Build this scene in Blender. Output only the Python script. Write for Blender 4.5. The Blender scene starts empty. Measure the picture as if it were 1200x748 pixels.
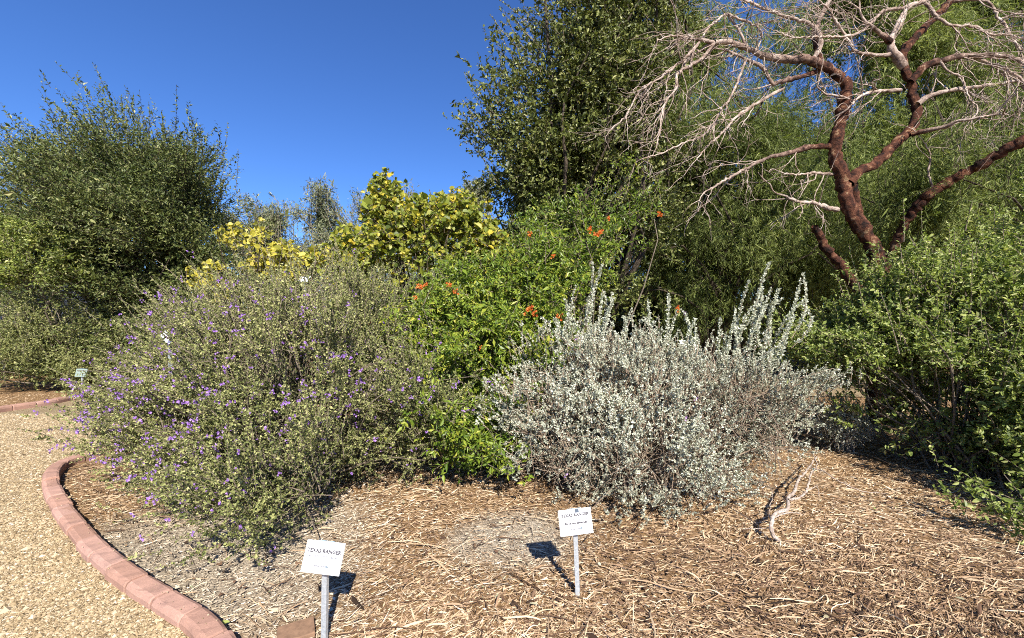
import bpy, math, random
import numpy as np

# ------------------------------------------------------------------ camera, sky, sun, exposure
scene = bpy.context.scene
COL = scene.collection
CAM_H, FPX, CX, CY = 1.6, 480.0, 600.0, 374.0      # eye height; focal length and centre in photo pixels
cam_d = bpy.data.cameras.new("camera")
cam_d.sensor_width = 36.0
cam_d.lens = 36.0 * FPX / 1200.0
cam_d.clip_start, cam_d.clip_end = 0.05, 2000
cam = bpy.data.objects.new("camera", cam_d)
cam.location = (0, 0, CAM_H)
cam.rotation_euler = (math.radians(90), 0, 0)
COL.objects.link(cam)
scene.camera = cam

SUN_EL, SUN_AZ = math.radians(40.0), math.radians(164.0)   # azimuth clockwise from +Y
world = bpy.data.worlds.new("World")
scene.world = world
world.use_nodes = True
wn = world.node_tree
sky = wn.nodes.new("ShaderNodeTexSky")
sky.sky_type = 'NISHITA'
sky.sun_disc = False
sky.sun_elevation = SUN_EL
sky.sun_rotation = SUN_AZ
sky.altitude = 600
sky.air_density = 1.0
sky.dust_density = 0.1
sky.ozone_density = 10.0
hsv = wn.nodes.new("ShaderNodeHueSaturation")          # the phone's vivid blue
hsv.inputs["Saturation"].default_value = 1.07
hsv.inputs["Hue"].default_value = .508
wn.links.new(sky.outputs[0], hsv.inputs["Color"])
wn.links.new(hsv.outputs[0], wn.nodes["Background"].inputs[0])
wn.nodes["Background"].inputs[1].default_value = 0.09

sd = bpy.data.lights.new("sun", 'SUN')
sd.energy = 5.0
sd.angle = math.radians(0.5)
sd.color = (1.0, 0.94, 0.84)
sun = bpy.data.objects.new("sun", sd)
sun.rotation_euler = (math.radians(90) - SUN_EL, 0, math.pi - SUN_AZ)
COL.objects.link(sun)
sun.location = (3, -8, 12)

scene.view_settings.view_transform = 'Standard'
scene.view_settings.look = 'None'
scene.view_settings.exposure = 1.15
scene.view_settings.gamma = 1.0
scene.cycles.filter_width = 1.0
scene.cycles.max_bounces = 6
scene.cycles.diffuse_bounces = 3
scene.cycles.transmission_bounces = 4
scene.cycles.transparent_max_bounces = 4
scene.cycles.use_denoising = False

# ------------------------------------------------------------------ helpers
def px(u, v, d):
    return np.array([(u - CX) / FPX * d, d, CAM_H + (CY - v) / FPX * d])

def gp(u, v, z=0.0):
    d = (CAM_H - z) * FPX / (v - CY)
    return np.array([(u - CX) / FPX * d, d, z])

def nrm(a):
    return a / np.maximum(np.linalg.norm(a, axis=-1, keepdims=True), 1e-9)

def rdir(rng, n):
    return nrm(rng.normal(size=(n, 3)))

SUNV = np.array([math.sin(SUN_AZ) * math.cos(SUN_EL), math.cos(SUN_AZ) * math.cos(SUN_EL), math.sin(SUN_EL)])

class Noise3:
    """smooth lumpy noise: a sum of sine waves, about -1..1"""
    def __init__(self, seed, freq=1.0, k=10):
        r = np.random.default_rng(seed)
        self.w = rdir(r, k) * freq * r.uniform(.6, 1.8, (k, 1))
        self.p = r.uniform(0, 6.28, k)
    def __call__(self, x):
        return np.sin(x @ self.w.T + self.p).sum(1) / math.sqrt(len(self.p)) * .8

class MB:
    """collects vertices and faces, builds ONE mesh object"""
    def __init__(self):
        self.v, self.f, self.t, self.m, self.n = [], [], [], [], 0
    def add(self, verts, faces, tint=0.5, mat=0):
        verts = np.asarray(verts, np.float32).reshape(-1, 3)
        faces = np.asarray(faces, np.int32)
        self.v.append(verts)
        self.f.append(faces + self.n)
        self.n += len(verts)
        t = np.full(len(faces), tint, np.float32) if np.isscalar(tint) else np.asarray(tint, np.float32)
        self.t.append(t)
        self.m.append(np.full(len(faces), mat, np.int32))
    def mesh(self, name, mats, smooth=False):
        me = bpy.data.meshes.new(name)
        V = np.concatenate(self.v)
        sizes = np.concatenate([np.full(len(f), f.shape[1], np.int32) for f in self.f])
        loops = np.concatenate([f.ravel() for f in self.f])
        starts = np.concatenate([[0], np.cumsum(sizes)[:-1]]).astype(np.int32)
        me.vertices.add(len(V)); me.vertices.foreach_set("co", V.ravel())
        me.loops.add(len(loops)); me.loops.foreach_set("vertex_index", loops)
        me.polygons.add(len(sizes))
        me.polygons.foreach_set("loop_start", starts)
        me.polygons.foreach_set("material_index", np.concatenate(self.m))
        if smooth:
            me.polygons.foreach_set("use_smooth", np.ones(len(sizes), bool))
        else:
            me.polygons.foreach_set("use_smooth", np.zeros(len(sizes), bool))
        a = me.attributes.new("tint", 'FLOAT', 'FACE')
        a.data.foreach_set("value", np.concatenate(self.t))
        for m in (mats if isinstance(mats, (list, tuple)) else [mats]):
            me.materials.append(m)
        me.update(calc_edges=True)
        return me
    def build(self, name, mats, parent=None, smooth=False):
        o = bpy.data.objects.new(name, self.mesh(name, mats, smooth))
        COL.objects.link(o)
        if parent is not None:
            o.parent = parent
            o.matrix_parent_inverse = parent.matrix_basis.inverted()
        return o

def tag(o, label=None, cat=None, group=None, kind=None):
    for k, val in (("label", label), ("category", cat), ("group", group), ("kind", kind)):
        if val: o[k] = val
    return o

def thing(name, loc, label, cat, group=None):
    o = bpy.data.objects.new(name, None)
    o.location = loc
    o.empty_display_size = .2
    COL.objects.link(o)
    return tag(o, label, cat, group)

def tubes(mb, P, R, sides=4, tint=0.5, mat=0, lump=None):
    """P (n,k,3) polylines, R (n,k) radii"""
    P = np.asarray(P, float); R = np.asarray(R, float)
    n, k, _ = P.shape
    T = np.gradient(P, axis=1); T = nrm(T)
    d = nrm(P[:, -1] - P[:, 0])
    ref = np.where(np.abs(d[:, 2:3]) > .8, np.array([[1., .2, 0]]), np.array([[0, .1, 1.]]))
    A = nrm(np.cross(T, ref[:, None, :])); B = np.cross(T, A)
    ang = np.arange(sides) * 2 * math.pi / sides
    ring = (A[:, :, None, :] * np.cos(ang)[None, None, :, None] + B[:, :, None, :] * np.sin(ang)[None, None, :, None]) * R[:, :, None, None]
    V = (P[:, :, None, :] + ring).reshape(-1, 3)
    if lump is not None: V = V + ring.reshape(-1, 3) * lump(V)[:, None]
    idx = np.arange(n * k * sides).reshape(n, k, sides)
    a = idx[:, :-1]; b = idx[:, 1:]
    F = np.stack([a, np.roll(a, -1, 2), np.roll(b, -1, 2), b], -1).reshape(-1, 4)
    if not np.isscalar(tint):
        tint = np.asarray(tint)
        tint = np.repeat(tint.ravel(), sides) if tint.ndim == 2 else np.repeat(tint, (k - 1) * sides)
    mb.add(V, F, tint, mat)

def leaves(mb, pos, d, n, L, W, fold=.25, tint=None, mat=0, oval=False):
    d = nrm(d); s = nrm(np.cross(d, n)); n = np.cross(s, d)
    L = L[:, None]; W = W[:, None]; m = len(pos)
    i = np.arange(m)[:, None]
    if oval:
        b = pos
        r1 = pos + d * L * .25 + s * W * .46 + n * W * fold
        r2 = pos + d * L * .66 + s * W * .44 + n * W * fold
        t = pos + d * L - n * L * .05
        l2 = pos + d * L * .66 - s * W * .44 + n * W * fold
        l1 = pos + d * L * .25 - s * W * .46 + n * W * fold
        V = np.stack([b, r1, r2, t, l2, l1], 1).reshape(-1, 3)
        F = np.stack([np.hstack([i * 6, i * 6 + 1, i * 6 + 2, i * 6 + 3]), np.hstack([i * 6, i * 6 + 3, i * 6 + 4, i * 6 + 5])], 1).reshape(-1, 4)
    else:
        b = pos
        r = pos + d * L * .45 + s * W * .5 + n * W * fold
        t = pos + d * L
        l = pos + d * L * .45 - s * W * .5 + n * W * fold
        V = np.stack([b, r, t, l], 1).reshape(-1, 3)
        F = np.stack([np.hstack([i * 4, i * 4 + 1, i * 4 + 2]), np.hstack([i * 4, i * 4 + 2, i * 4 + 3])], 1).reshape(-1, 3)
    mb.add(V, F, 0.5 if tint is None else np.repeat(tint, 2), mat)

# ------------------------------------------------------------------ materials
def new_mat(name):
    m = bpy.data.materials.new(name)
    m.use_nodes = True
    nt = m.node_tree
    return m, nt, nt.nodes["Principled BSDF"]

def ramp(nt, stops, interp='LINEAR'):
    r = nt.nodes.new("ShaderNodeValToRGB")
    e = r.color_ramp.elements
    r.color_ramp.interpolation = interp
    while len(e) > 1: e.remove(e[-1])
    e[0].position, e[0].color = stops[0][0], (*stops[0][1], 1)
    for p, c in stops[1:]:
        x = e.new(p); x.color = (*c, 1)
    return r

def attr_ramp(nt, stops, interp='LINEAR'):
    a = nt.nodes.new("ShaderNodeAttribute"); a.attribute_name = "tint"
    r = ramp(nt, stops, interp)
    nt.links.new(a.outputs["Fac"], r.inputs[0])
    return r

def mix_rgb(nt, fac, a, b, mode='MIX'):
    m = nt.nodes.new("ShaderNodeMix"); m.data_type = 'RGBA'; m.blend_type = mode
    for s, val in ((m.inputs[0], fac), (m.inputs[6], a), (m.inputs[7], b)):
        if hasattr(val, "is_linked") or hasattr(val, "links"): nt.links.new(val, s)
        else: s.default_value = (*val, 1) if isinstance(val, tuple) else val
    return m.outputs[2]

def noise(nt, scale, detail=4, rough=.6, coord="Object"):
    t = nt.nodes.new("ShaderNodeTexCoord"); n = nt.nodes.new("ShaderNodeTexNoise")
    n.inputs["Scale"].default_value = scale; n.inputs["Detail"].default_value = detail; n.inputs["Roughness"].default_value = rough
    nt.links.new(t.outputs[coord], n.inputs["Vector"])
    return n

def bump(nt, height, strength, dist, bsdf):
    b = nt.nodes.new("ShaderNodeBump"); b.inputs["Strength"].default_value = strength; b.inputs["Distance"].default_value = dist
    nt.links.new(height, b.inputs["Height"]); nt.links.new(b.outputs[0], bsdf.inputs["Normal"])

def leaf_mat(name, stops, transl=.25, rough=.5, spec=.35, tboost=1.3):
    m, nt, b = new_mat(name)
    r = attr_ramp(nt, stops)
    nt.links.new(r.outputs[0], b.inputs["Base Color"])
    b.inputs["Roughness"].default_value = rough
    b.inputs["Specular IOR Level"].default_value = spec
    if transl > 0:
        t = nt.nodes.new("ShaderNodeBsdfTranslucent")
        c = mix_rgb(nt, 1.0, r.outputs[0], (tboost, tboost * 1.05, tboost * .55), 'MULTIPLY')
        nt.links.new(c, t.inputs[0])
        ms = nt.nodes.new("ShaderNodeMixShader"); ms.inputs[0].default_value = transl
        nt.links.new(b.outputs[0], ms.inputs[1]); nt.links.new(t.outputs[0], ms.inputs[2])
        nt.links.new(ms.outputs[0], nt.nodes["Material Output"].inputs[0])
    return m

def bark_mat(name, c1, c2, scale=14, rough=.85, c3=None):
    m, nt, b = new_mat(name)
    n = noise(nt, scale, 5, .65)
    st = [(.34, c1), (.62, c2)]
    if c3: st = [(.36, c1), (.47, c2), (.565, c2), (.60, c3), (.66, c3)]
    r = ramp(nt, st)
    nt.links.new(n.outputs[0], r.inputs[0]); nt.links.new(r.outputs[0], b.inputs["Base Color"])
    b.inputs["Roughness"].default_value = rough
    b.inputs["Specular IOR Level"].default_value = .2
    n2 = noise(nt, scale * 3, 4, .7)
    bump(nt, n2.outputs[0], 1.0, .04, b)
    return m

def plain(name, col, rough=.6, metal=0.0, spec=.4, var=.0, scale=20):
    m, nt, b = new_mat(name)
    if var:
        n = noise(nt, scale, 5, .6)
        r = ramp(nt, [(.3, tuple(c * (1 - var) for c in col)), (.7, tuple(min(1, c * (1 + var)) for c in col))])
        nt.links.new(n.outputs[0], r.inputs[0]); nt.links.new(r.outputs[0], b.inputs["Base Color"])
    else:
        b.inputs["Base Color"].default_value = (*col, 1)
    b.inputs["Roughness"].default_value = rough; b.inputs["Metallic"].default_value = metal
    b.inputs["Specular IOR Level"].default_value = spec
    return m

M_twig_grey = bark_mat("twig_grey", (.16, .12, .085), (.34, .28, .21), 30)
M_twig_pale = bark_mat("twig_pale", (.30, .25, .19), (.52, .46, .38), 30)
M_twig_brown = bark_mat("twig_brown", (.20, .135, .09), (.50, .385, .28), 30)
M_bark_dark = bark_mat("bark_dark", (.03, .024, .018), (.11, .085, .06), 20)
M_bark_red = bark_mat("bark_red", (.012, .006, .004), (.105, .040, .022), 7.5, .85, (.33, .21, .12))
def dead_wood():
    m, nt, b = new_mat("dead_wood")
    a = nt.nodes.new("ShaderNodeAttribute"); a.attribute_name = "tint"
    n = noise(nt, 7.5, 6, .7)
    r1 = ramp(nt, [(.36, (.008, .005, .004)), (.47, (.065, .024, .014)), (.575, (.15, .058, .031)), (.625, (.30, .18, .10)), (.70, (.36, .24, .14))])
    r2 = ramp(nt, [(.34, (.28, .18, .13)), (.50, (.56, .44, .36)), (.66, (.72, .62, .54))])
    nt.links.new(n.outputs[0], r1.inputs[0]); nt.links.new(n.outputs[0], r2.inputs[0])
    add = nt.nodes.new("ShaderNodeMath"); add.operation = 'MULTIPLY_ADD'; add.inputs[1].default_value = .9; add.inputs[2].default_value = -.45; nt.links.new(n.outputs[0], add.inputs[0])
    f = nt.nodes.new("ShaderNodeMath"); f.operation = 'ADD'; f.use_clamp = True; nt.links.new(a.outputs["Fac"], f.inputs[0]); nt.links.new(add.outputs[0], f.inputs[1])
    nt.links.new(mix_rgb(nt, f.outputs[0], r1.outputs[0], r2.outputs[0]), b.inputs["Base Color"])
    b.inputs["Roughness"].default_value = .85; b.inputs["Specular IOR Level"].default_value = .2
    n2 = noise(nt, 26, 6, .75); bump(nt, n2.outputs[0], 1.0, .05, b)
    return m
M_dead_wood = dead_wood()
M_dead_twig = bark_mat("dead_twig", (.22, .125, .08), (.58, .46, .36), 10)

# ------------------------------------------------------------------ the setting: ground, path, kerbs
def catmull(pts, step):
    pts = np.asarray(pts, float)
    P = np.vstack([2 * pts[0] - pts[1], pts, 2 * pts[-1] - pts[-2]])
    out = []
    for i in range(1, len(P) - 2):
        p0, p1, p2, p3 = P[i - 1:i + 3]
        n = max(2, int(np.linalg.norm(p2 - p1) / step * 4))
        t = np.linspace(0, 1, n, endpoint=False)[:, None]
        out.append(.5 * ((2 * p1) + (-p0 + p2) * t + (2 * p0 - 5 * p1 + 4 * p2 - p3) * t ** 2 + (-p0 + 3 * p1 - 3 * p2 + p3) * t ** 3))
    out = np.vstack(out + [pts[-1:]])
    s = np.concatenate([[0], np.cumsum(np.linalg.norm(np.diff(out, axis=0), axis=1))])
    q = np.arange(0, s[-1], step)
    return np.stack([np.interp(q, s, out[:, j]) for j in range(out.shape[1])], 1)

near_px = [(248, 748), (197, 710), (151, 680), (112, 648), (85, 615), (66, 587), (60, 566), (67, 551), (95, 538)]
near = [(-.55, 1.2), (-1.0, 1.6)] + [tuple(gp(u, v)[:2]) for u, v in near_px] + \
       [(-4.75, 5.6), (-4.3, 6.5), (-3.3, 7.5), (-1.6, 8.2), (1.5, 8.5), (5.0, 8.6), (9.0, 8.2), (14, 7.2)]
far = [(-10.6, 1.5), (-9.5, 4.2), (-8.85, 6.2)] + [tuple(gp(u, v)[:2]) for u, v in ((0, 483), (55, 474.5), (110, 464))] + \
      [(-8.3, 9.9), (-7.3, 11.0), (-5.0, 11.9), (0, 12.3), (5, 12.3), (10, 11.8), (15, 10.8)]
NEAR = catmull(near, .05)
FAR = catmull(far, .05)

def in_path(x, y):
    """inside the gravel path (between the kerbs), for points on the ground"""
    poly = np.vstack([NEAR[::6], FAR[::-6], [[-10.6, -3], [2.0, -3], [.2, .6]]])
    inside = np.zeros(len(x), bool)
    x0, y0 = poly[:, 0], poly[:, 1]; x1, y1 = np.roll(x0, -1), np.roll(y0, -1)
    for a, b, c, d in zip(x0, y0, x1, y1):
        hit = ((b > y) != (d > y)) & (x < (c - a) * (y - b) / (d - b + 1e-12) + a)
        inside ^= hit
    return inside, poly

def ground_material():
    m, nt, b = new_mat("mulch_ground")
    n1 = noise(nt, 40, 6, .7); n2 = noise(nt, 1.1, 4, .6)
    r1 = ramp(nt, [(.30, (.055, .033, .018)), (.5, (.21, .125, .06)), (.72, (.40, .26, .13))])
    nt.links.new(n1.outputs[0], r1.inputs[0])
    r2 = ramp(nt, [(.3, (.13, .10, .07)), (.5, (.33, .28, .21)), (.7, (.52, .46, .37))])
    nt.links.new(n1.outputs[0], r2.inputs[0])
    geo = nt.nodes.new("ShaderNodeNewGeometry")
    fac = None
    for (cx, cy, rad) in ((-2.2, 2.7, 1.35), (.05, 3.05, .50), (-.22, 2.98, .34)):      # bare greyish earth
        vd = nt.nodes.new("ShaderNodeVectorMath"); vd.operation = 'DISTANCE'
        nt.links.new(geo.outputs["Position"], vd.inputs[0]); vd.inputs[1].default_value = (cx, cy, 0)
        mr = nt.nodes.new("ShaderNodeMapRange"); mr.inputs[1].default_value = rad; mr.inputs[2].default_value = rad * .45
        nt.links.new(vd.outputs["Value"], mr.inputs[0])
        if fac is None: fac = mr.outputs[0]
        else:
            mx = nt.nodes.new("ShaderNodeMath"); mx.operation = 'MAXIMUM'
            nt.links.new(fac, mx.inputs[0]); nt.links.new(mr.outputs[0], mx.inputs[1]); fac = mx.outputs[0]
    mu = nt.nodes.new("ShaderNodeMath"); mu.operation = 'MULTIPLY_ADD'
    nt.links.new(fac, mu.inputs[0]); mu.inputs[1].default_value = 1.0
    sb = nt.nodes.new("ShaderNodeMath"); sb.operation = 'MULTIPLY_ADD'; sb.inputs[1].default_value = .9; sb.inputs[2].default_value = -.5
    nt.links.new(n2.outputs[0], sb.inputs[0]); nt.links.new(sb.outputs[0], mu.inputs[2]); mu.use_clamp = True
    c = mix_rgb(nt, mu.outputs[0], r1.outputs[0], r2.outputs[0])
    nt.links.new(c, b.inputs["Base Color"])
    b.inputs["Roughness"].default_value = .95; b.inputs["Specular IOR Level"].default_value = .1
    bump(nt, n1.outputs[0], 1.0, .02, b)
    return m

def gravel_material():
    m, nt, b = new_mat("tan_gravel")
    t = nt.nodes.new("ShaderNodeTexCoord"); v = nt.nodes.new("ShaderNodeTexVoronoi"); v.inputs["Scale"].default_value = 110
    nt.links.new(t.outputs["Object"], v.inputs["Vector"])
    sep = nt.nodes.new("ShaderNodeSeparateColor"); nt.links.new(v.outputs["Color"], sep.inputs[0])
    r = ramp(nt, [(0, (.09, .06, .03)), (.25, (.21, .152, .078)), (.7, (.34, .255, .145)), (1, (.47, .39, .27))])
    nt.links.new(sep.outputs[0], r.inputs[0])
    n = noise(nt, 1.3, 4, .6)
    r2 = ramp(nt, [(.3, (.84, .82, .80)), (.7, (1, 1, 1))]); nt.links.new(n.outputs[0], r2.inputs[0])
    c = mix_rgb(nt, 1.0, r.outputs[0], r2.outputs[0], 'MULTIPLY')
    nt.links.new(c, b.inputs["Base Color"])
    b.inputs["Roughness"].default_value = .9; b.inputs["Specular IOR Level"].default_value = .2
    inv = nt.nodes.new("ShaderNodeMath"); inv.operation = 'SUBTRACT'; inv.inputs[0].default_value = 1; nt.links.new(v.outputs["Distance"], inv.inputs[1])
    bump(nt, inv.outputs[0], .7, .012, b)
    return m

M_ground, M_gravel = ground_material(), gravel_material()
rg = np.random.default_rng(3)
# ground: a fine grid near the camera with small undulation, coarse rim to the horizon
g = MB()
xs = np.concatenate([[-900, -300, -100, -45, -25], np.arange(-15, 15.01, .25), [25, 45, 100, 300, 900]])
ys = np.concatenate([[-900, -300, -100, -30, -8], np.arange(-3, 15.01, .25), [20, 30, 50, 100, 300, 900]])
X, Y = np.meshgrid(xs, ys)
N_und = Noise3(5, 2.2)
pts = np.stack([X.ravel(), Y.ravel(), np.zeros(X.size)], 1)
und = N_und(pts) * .012 - .02
und[(np.abs(pts[:, 0]) > 15) | (np.abs(pts[:, 1] - 6) > 10)] = -.03
pts[:, 2] = und
ii = np.arange(X.size).reshape(X.shape)
g.add(pts, np.stack([ii[:-1, :-1], ii[:-1, 1:], ii[1:, 1:], ii[1:, :-1]], -1).reshape(-1, 4))
tag(g.build("ground", M_ground, smooth=True), kind="structure")

def ground_z(p):
    q = np.column_stack([p[:, 0], p[:, 1], np.zeros(len(p))])
    return N_und(q) * .012 - .02

_, PATH_POLY = in_path(np.zeros(1), np.zeros(1))
import bmesh
bm = bmesh.new()
f = bm.faces.new([bm.verts.new((x, y, .0)) for x, y in PATH_POLY])
bmesh.ops.triangulate(bm, faces=[f])
me = bpy.data.meshes.new("gravel_path"); bm.to_mesh(me); bm.free(); me.materials.append(M_gravel)
o = bpy.data.objects.new("gravel_path", me); COL.objects.link(o); tag(o, kind="structure")

def kerb_material():
    m, nt, b = new_mat("red_kerb")
    n = noise(nt, 5.5, 7, .72); n2 = noise(nt, 130, 3, .7)
    a = nt.nodes.new("ShaderNodeAttribute"); a.attribute_name = "tint"
    r = ramp(nt, [(0, (.33, .19, .14)), (.5, (.385, .225, .17)), (1, (.43, .26, .205))]); nt.links.new(a.outputs["Fac"], r.inputs[0])
    r2 = ramp(nt, [(.30, (.56, .58, .62)), (.45, (.88, .89, .90)), (.6, (1.0, 1.0, 1.0)), (.75, (1.15, 1.18, 1.2))]); nt.links.new(n.outputs[0], r2.inputs[0])
    r3 = ramp(nt, [(.3, (.82, .82, .82)), (.7, (1.08, 1.08, 1.08))]); nt.links.new(n2.outputs[0], r3.inputs[0])
    c = mix_rgb(nt, 1.0, mix_rgb(nt, 1.0, r.outputs[0], r2.outputs[0], 'MULTIPLY'), r3.outputs[0], 'MULTIPLY')
    nt.links.new(c, b.inputs["Base Color"]); b.inputs["Roughness"].default_value = .9; b.inputs["Specular IOR Level"].default_value = .15
    bump(nt, n2.outputs[0], .35, .006, b)
    return m
M_kerb = kerb_material()

def kerb(name, line, seed, w=.118, h=.06, brick=.29):
    rng = np.random.default_rng(seed)
    mb = MB()
    per = int(round(brick / .05))
    prof0 = np.array([[-.5, -.6], [-.5, .55], [-.44, .86], [-.30, 1.0], [.28, 1.0], [.42, .88], [.5, .55], [.5, -.6]])
    for i in range(0, len(line) - per, per):
        seg = line[i:i + per + 1].copy()
        T = nrm(np.gradient(seg, axis=0)); Nn = np.stack([-T[:, 1], T[:, 0]], 1)
        off, dz, ww, tilt = rng.normal(0, .004), rng.normal(0, .004), w * rng.uniform(.95, 1.05), rng.normal(0, .02)
        rows = []
        ss = np.array([.004, .014, .05, .10, .15, .20, .25, .276, .286]) / .29 * per
        for s in ss:
            k = min(int(s), per - 1); fr = s - k
            c = seg[k] * (1 - fr) + seg[k + 1] * fr; nn = nrm((Nn[k] * (1 - fr) + Nn[k + 1] * fr)[None])[0]
            e = .93 if s in (ss[0], ss[-1]) else 1.0
            jit = rng.normal(0, .0015, 8)
            rows.append([[c[0] + nn[0] * (q[0] * ww * e + off), c[1] + nn[1] * (q[0] * ww * e + off), q[1] * h * (e if q[1] > 0 else 1) + dz + q[0] * ww * tilt + jj] for q, jj in zip(prof0, jit)])
        V = np.array(rows); n, k = V.shape[:2]
        idx = np.arange(n * k).reshape(n, k)
        F = np.stack([idx[:-1, :-1], idx[1:, :-1], idx[1:, 1:], idx[:-1, 1:]], -1).reshape(-1, 4)
        t = rng.uniform(0, 1)
        mb.add(V.reshape(-1, 3), F, t)
        mb.add(V[0], [list(range(k))], t); mb.add(V[-1], [list(range(k))[::-1]], t)
    # mortar bed filling the joints
    T = nrm(np.gradient(line, axis=0)); Nn = np.stack([-T[:, 1], T[:, 0]], 1)
    prof1 = np.array([[-.46, -.8], [-.46, .5], [-.27, .9], [.26, .9], [.46, .5], [.46, -.8]])
    V = np.stack([np.column_stack([line + Nn * q[0] * w, np.full(len(line), q[1] * h)]) for q in prof1], 1)
    n, k = V.shape[:2]; idx = np.arange(n * k).reshape(n, k)
    mb.add(V.reshape(-1, 3), np.stack([idx[:-1, :-1], idx[1:, :-1], idx[1:, 1:], idx[:-1, 1:]], -1).reshape(-1, 4), .15)
    return tag(mb.build(name, M_kerb, smooth=False), kind="structure")
kerb("kerb", NEAR[:int(np.argmax(NEAR[:, 0] > .8))], 1)
kerb("kerb", FAR[:int(np.argmax(FAR[:, 0] > 1.5))], 2, w=.15, h=.09)

# loose gravel lying on the path, near the camera
def octa(mb, P, S, rng, tint, mat=0):
    n = len(P)
    base = np.array([[1, 0, 0], [0, 1, 0], [-1, 0, 0], [0, -1, 0], [0, 0, 1]], float)
    a = rng.uniform(0, 6.28, n); c, s = np.cos(a), np.sin(a)
    B = base[None] * S[:, None, :] * rng.uniform(.7, 1.3, (n, 5, 1))
    B[:, :4, 2] += rng.uniform(-.2, .35, (n, 4)) * S[:, 2:3]
    Q = np.stack([B[..., 0] * c[:, None] - B[..., 1] * s[:, None], B[..., 0] * s[:, None] + B[..., 1] * c[:, None], B[..., 2]], -1) + P[:, None]
    i = np.arange(n)[:, None] * 5
    F = np.stack([np.hstack([i + j, i + (j + 1) % 4, i + 4]) for j in range(4)], 1).reshape(-1, 3)
    mb.add(Q.reshape(-1, 3), F, np.repeat(tint, 4), mat)

def stuff_mat(name, stops, rough=.85):
    m, nt, b = new_mat(name)
    r = attr_ramp(nt, stops)
    nt.links.new(r.outputs[0], b.inputs["Base Color"]); b.inputs["Roughness"].default_value = rough; b.inputs["Specular IOR Level"].default_value = .2
    return m
M_pebble = stuff_mat("pebble", [(0, (.06, .042, .024)), (.2, (.18, .128, .068)), (.6, (.34, .255, .145)), (.9, (.47, .38, .26)), (1, (.60, .54, .45))])
n = 230000
y = 1.7 + rg.power(1.0, n) ** 1.35 * 5.2
x = rg.uniform(-1.32, -.25, n) * y
ok, _ = in_path(x, y)
dn = np.hypot(x[:, None] - NEAR[None, ::8, 0], y[:, None] - NEAR[None, ::8, 1]).min(1)
ok &= dn > .085
x, y = x[ok], y[ok]
sz = rg.lognormal(math.log(.0033), .45, len(x)) * (1 + y * .10)
mb = MB()
octa(mb, np.column_stack([x, y, np.full(len(x), .001)]), np.column_stack([sz * 1.25, sz, sz * .75]), rg, rg.beta(2.2, 1.9, len(x)))
n = 420
k = rg.integers(0, len(NEAR), n); sz = rg.lognormal(math.log(.0035), .4, n)
octa(mb, np.column_stack([NEAR[k] + rg.normal(0, .028, (n, 2)), np.full(n, .0625)]), np.column_stack([sz * 1.2, sz, sz * .7]), rg, rg.beta(2.2, 1.9, n))
tag(mb.build("gravel", M_pebble), kind="stuff")

# wood-chip mulch
M_mulch = stuff_mat("mulch_chip", [(0, (.019, .012, .008)), (.14, (.105, .060, .036)), (.35, (.26, .165, .098)), (.60, (.425, .295, .178)), (.84, (.575, .44, .28)), (1, (.68, .60, .46))])
M_grey_chip = stuff_mat("grey_chip", [(0, (.06, .045, .03)), (.3, (.27, .21, .145)), (.7, (.46, .38, .275)), (1, (.66, .58, .46))])
M_litter = stuff_mat("leaf_litter", [(0, (.06, .035, .02)), (.4, (.20, .13, .07)), (.7, (.27, .25, .16)), (.9, (.40, .39, .30)), (1, (.20, .24, .08))])
def greyness(x, y):
    q = np.column_stack([x, y, np.zeros(len(x))])
    nz = NG(q) * .3 + NG(q * .45) * .3
    a = np.clip((1.45 - np.hypot(x + 2.2, y - 2.7)) / .5 + nz, 0, 1)
    b = np.clip((.52 - np.hypot((x + .02) * .75, y - 3.03)) / .35 + nz * 1.4, 0, 1)
    return np.maximum(a, b * .8)
NG = Noise3(17, 4.0)
def chips(n, ymax, lmed, wmed, seed, lsig=.5):
    rng = np.random.default_rng(seed)
    y = 1.75 + rng.power(1.0, n) ** 1.45 * (ymax - 1.75)
    x = rng.uniform(-1.36, 1.36, n) * (y + .9)
    inp, _ = in_path(x, y)
    dn = np.hypot(x[:, None] - NEAR[None, ::8, 0], y[:, None] - NEAR[None, ::8, 1]).min(1)
    keep = ~inp & (dn > .11)
    x, y = x[keep], y[keep]
    gr = greyness(x, y)
    keep = rng.uniform(size=len(x)) > gr * .05
    x, y, gr = x[keep], y[keep], gr[keep]; n = len(x)
    L = rng.lognormal(math.log(lmed), lsig, n) * (1 - .25 * gr); W = rng.lognormal(math.log(wmed), .35, n)
    flow = np.sin(x * 2.1 + y * 1.3) * .5
    a = np.where(rng.uniform(size=n) < .5, flow + rng.normal(0, .55, n), rng.uniform(0, 6.28, n))
    el = np.abs(rng.normal(0, .16, n))
    d = np.column_stack([np.cos(a) * np.cos(el), np.sin(a) * np.cos(el), np.sin(el)])
    nn = nrm(np.column_stack([rng.normal(0, .35, n), rng.normal(0, .35, n), np.ones(n)]))
    p = np.column_stack([x, y, np.zeros(n)])
    p[:, 2] = ground_z(p) + rng.uniform(.001, .016, n)
    mott = NG(p * .6) * .10 + NG(p * .2) * .12
    return p, d, nn, L, W, np.clip(rng.beta(1.5, 1.35, n) + mott, 0, 1), rng.uniform(size=n) < gr, rng
mb = MB()
for (cnt, ymax, lm, wm, sd_, sg) in ((175000, 9.0, .025, .0052, 21, .45), (62000, 7.5,   .062, .0055, 22, .42)):
    p, d, nn, L, W, t, isg, rng = chips(cnt, ymax, lm, wm, sd_, sg)
    for flag, mi in ((False, 0), (True, 1)):
        k = isg == flag
        leaves(mb, p[k], d[k], nn[k], L[k], W[k] * (1 + .08 * p[k, 1]), -.35, t[k], mi)
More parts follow.
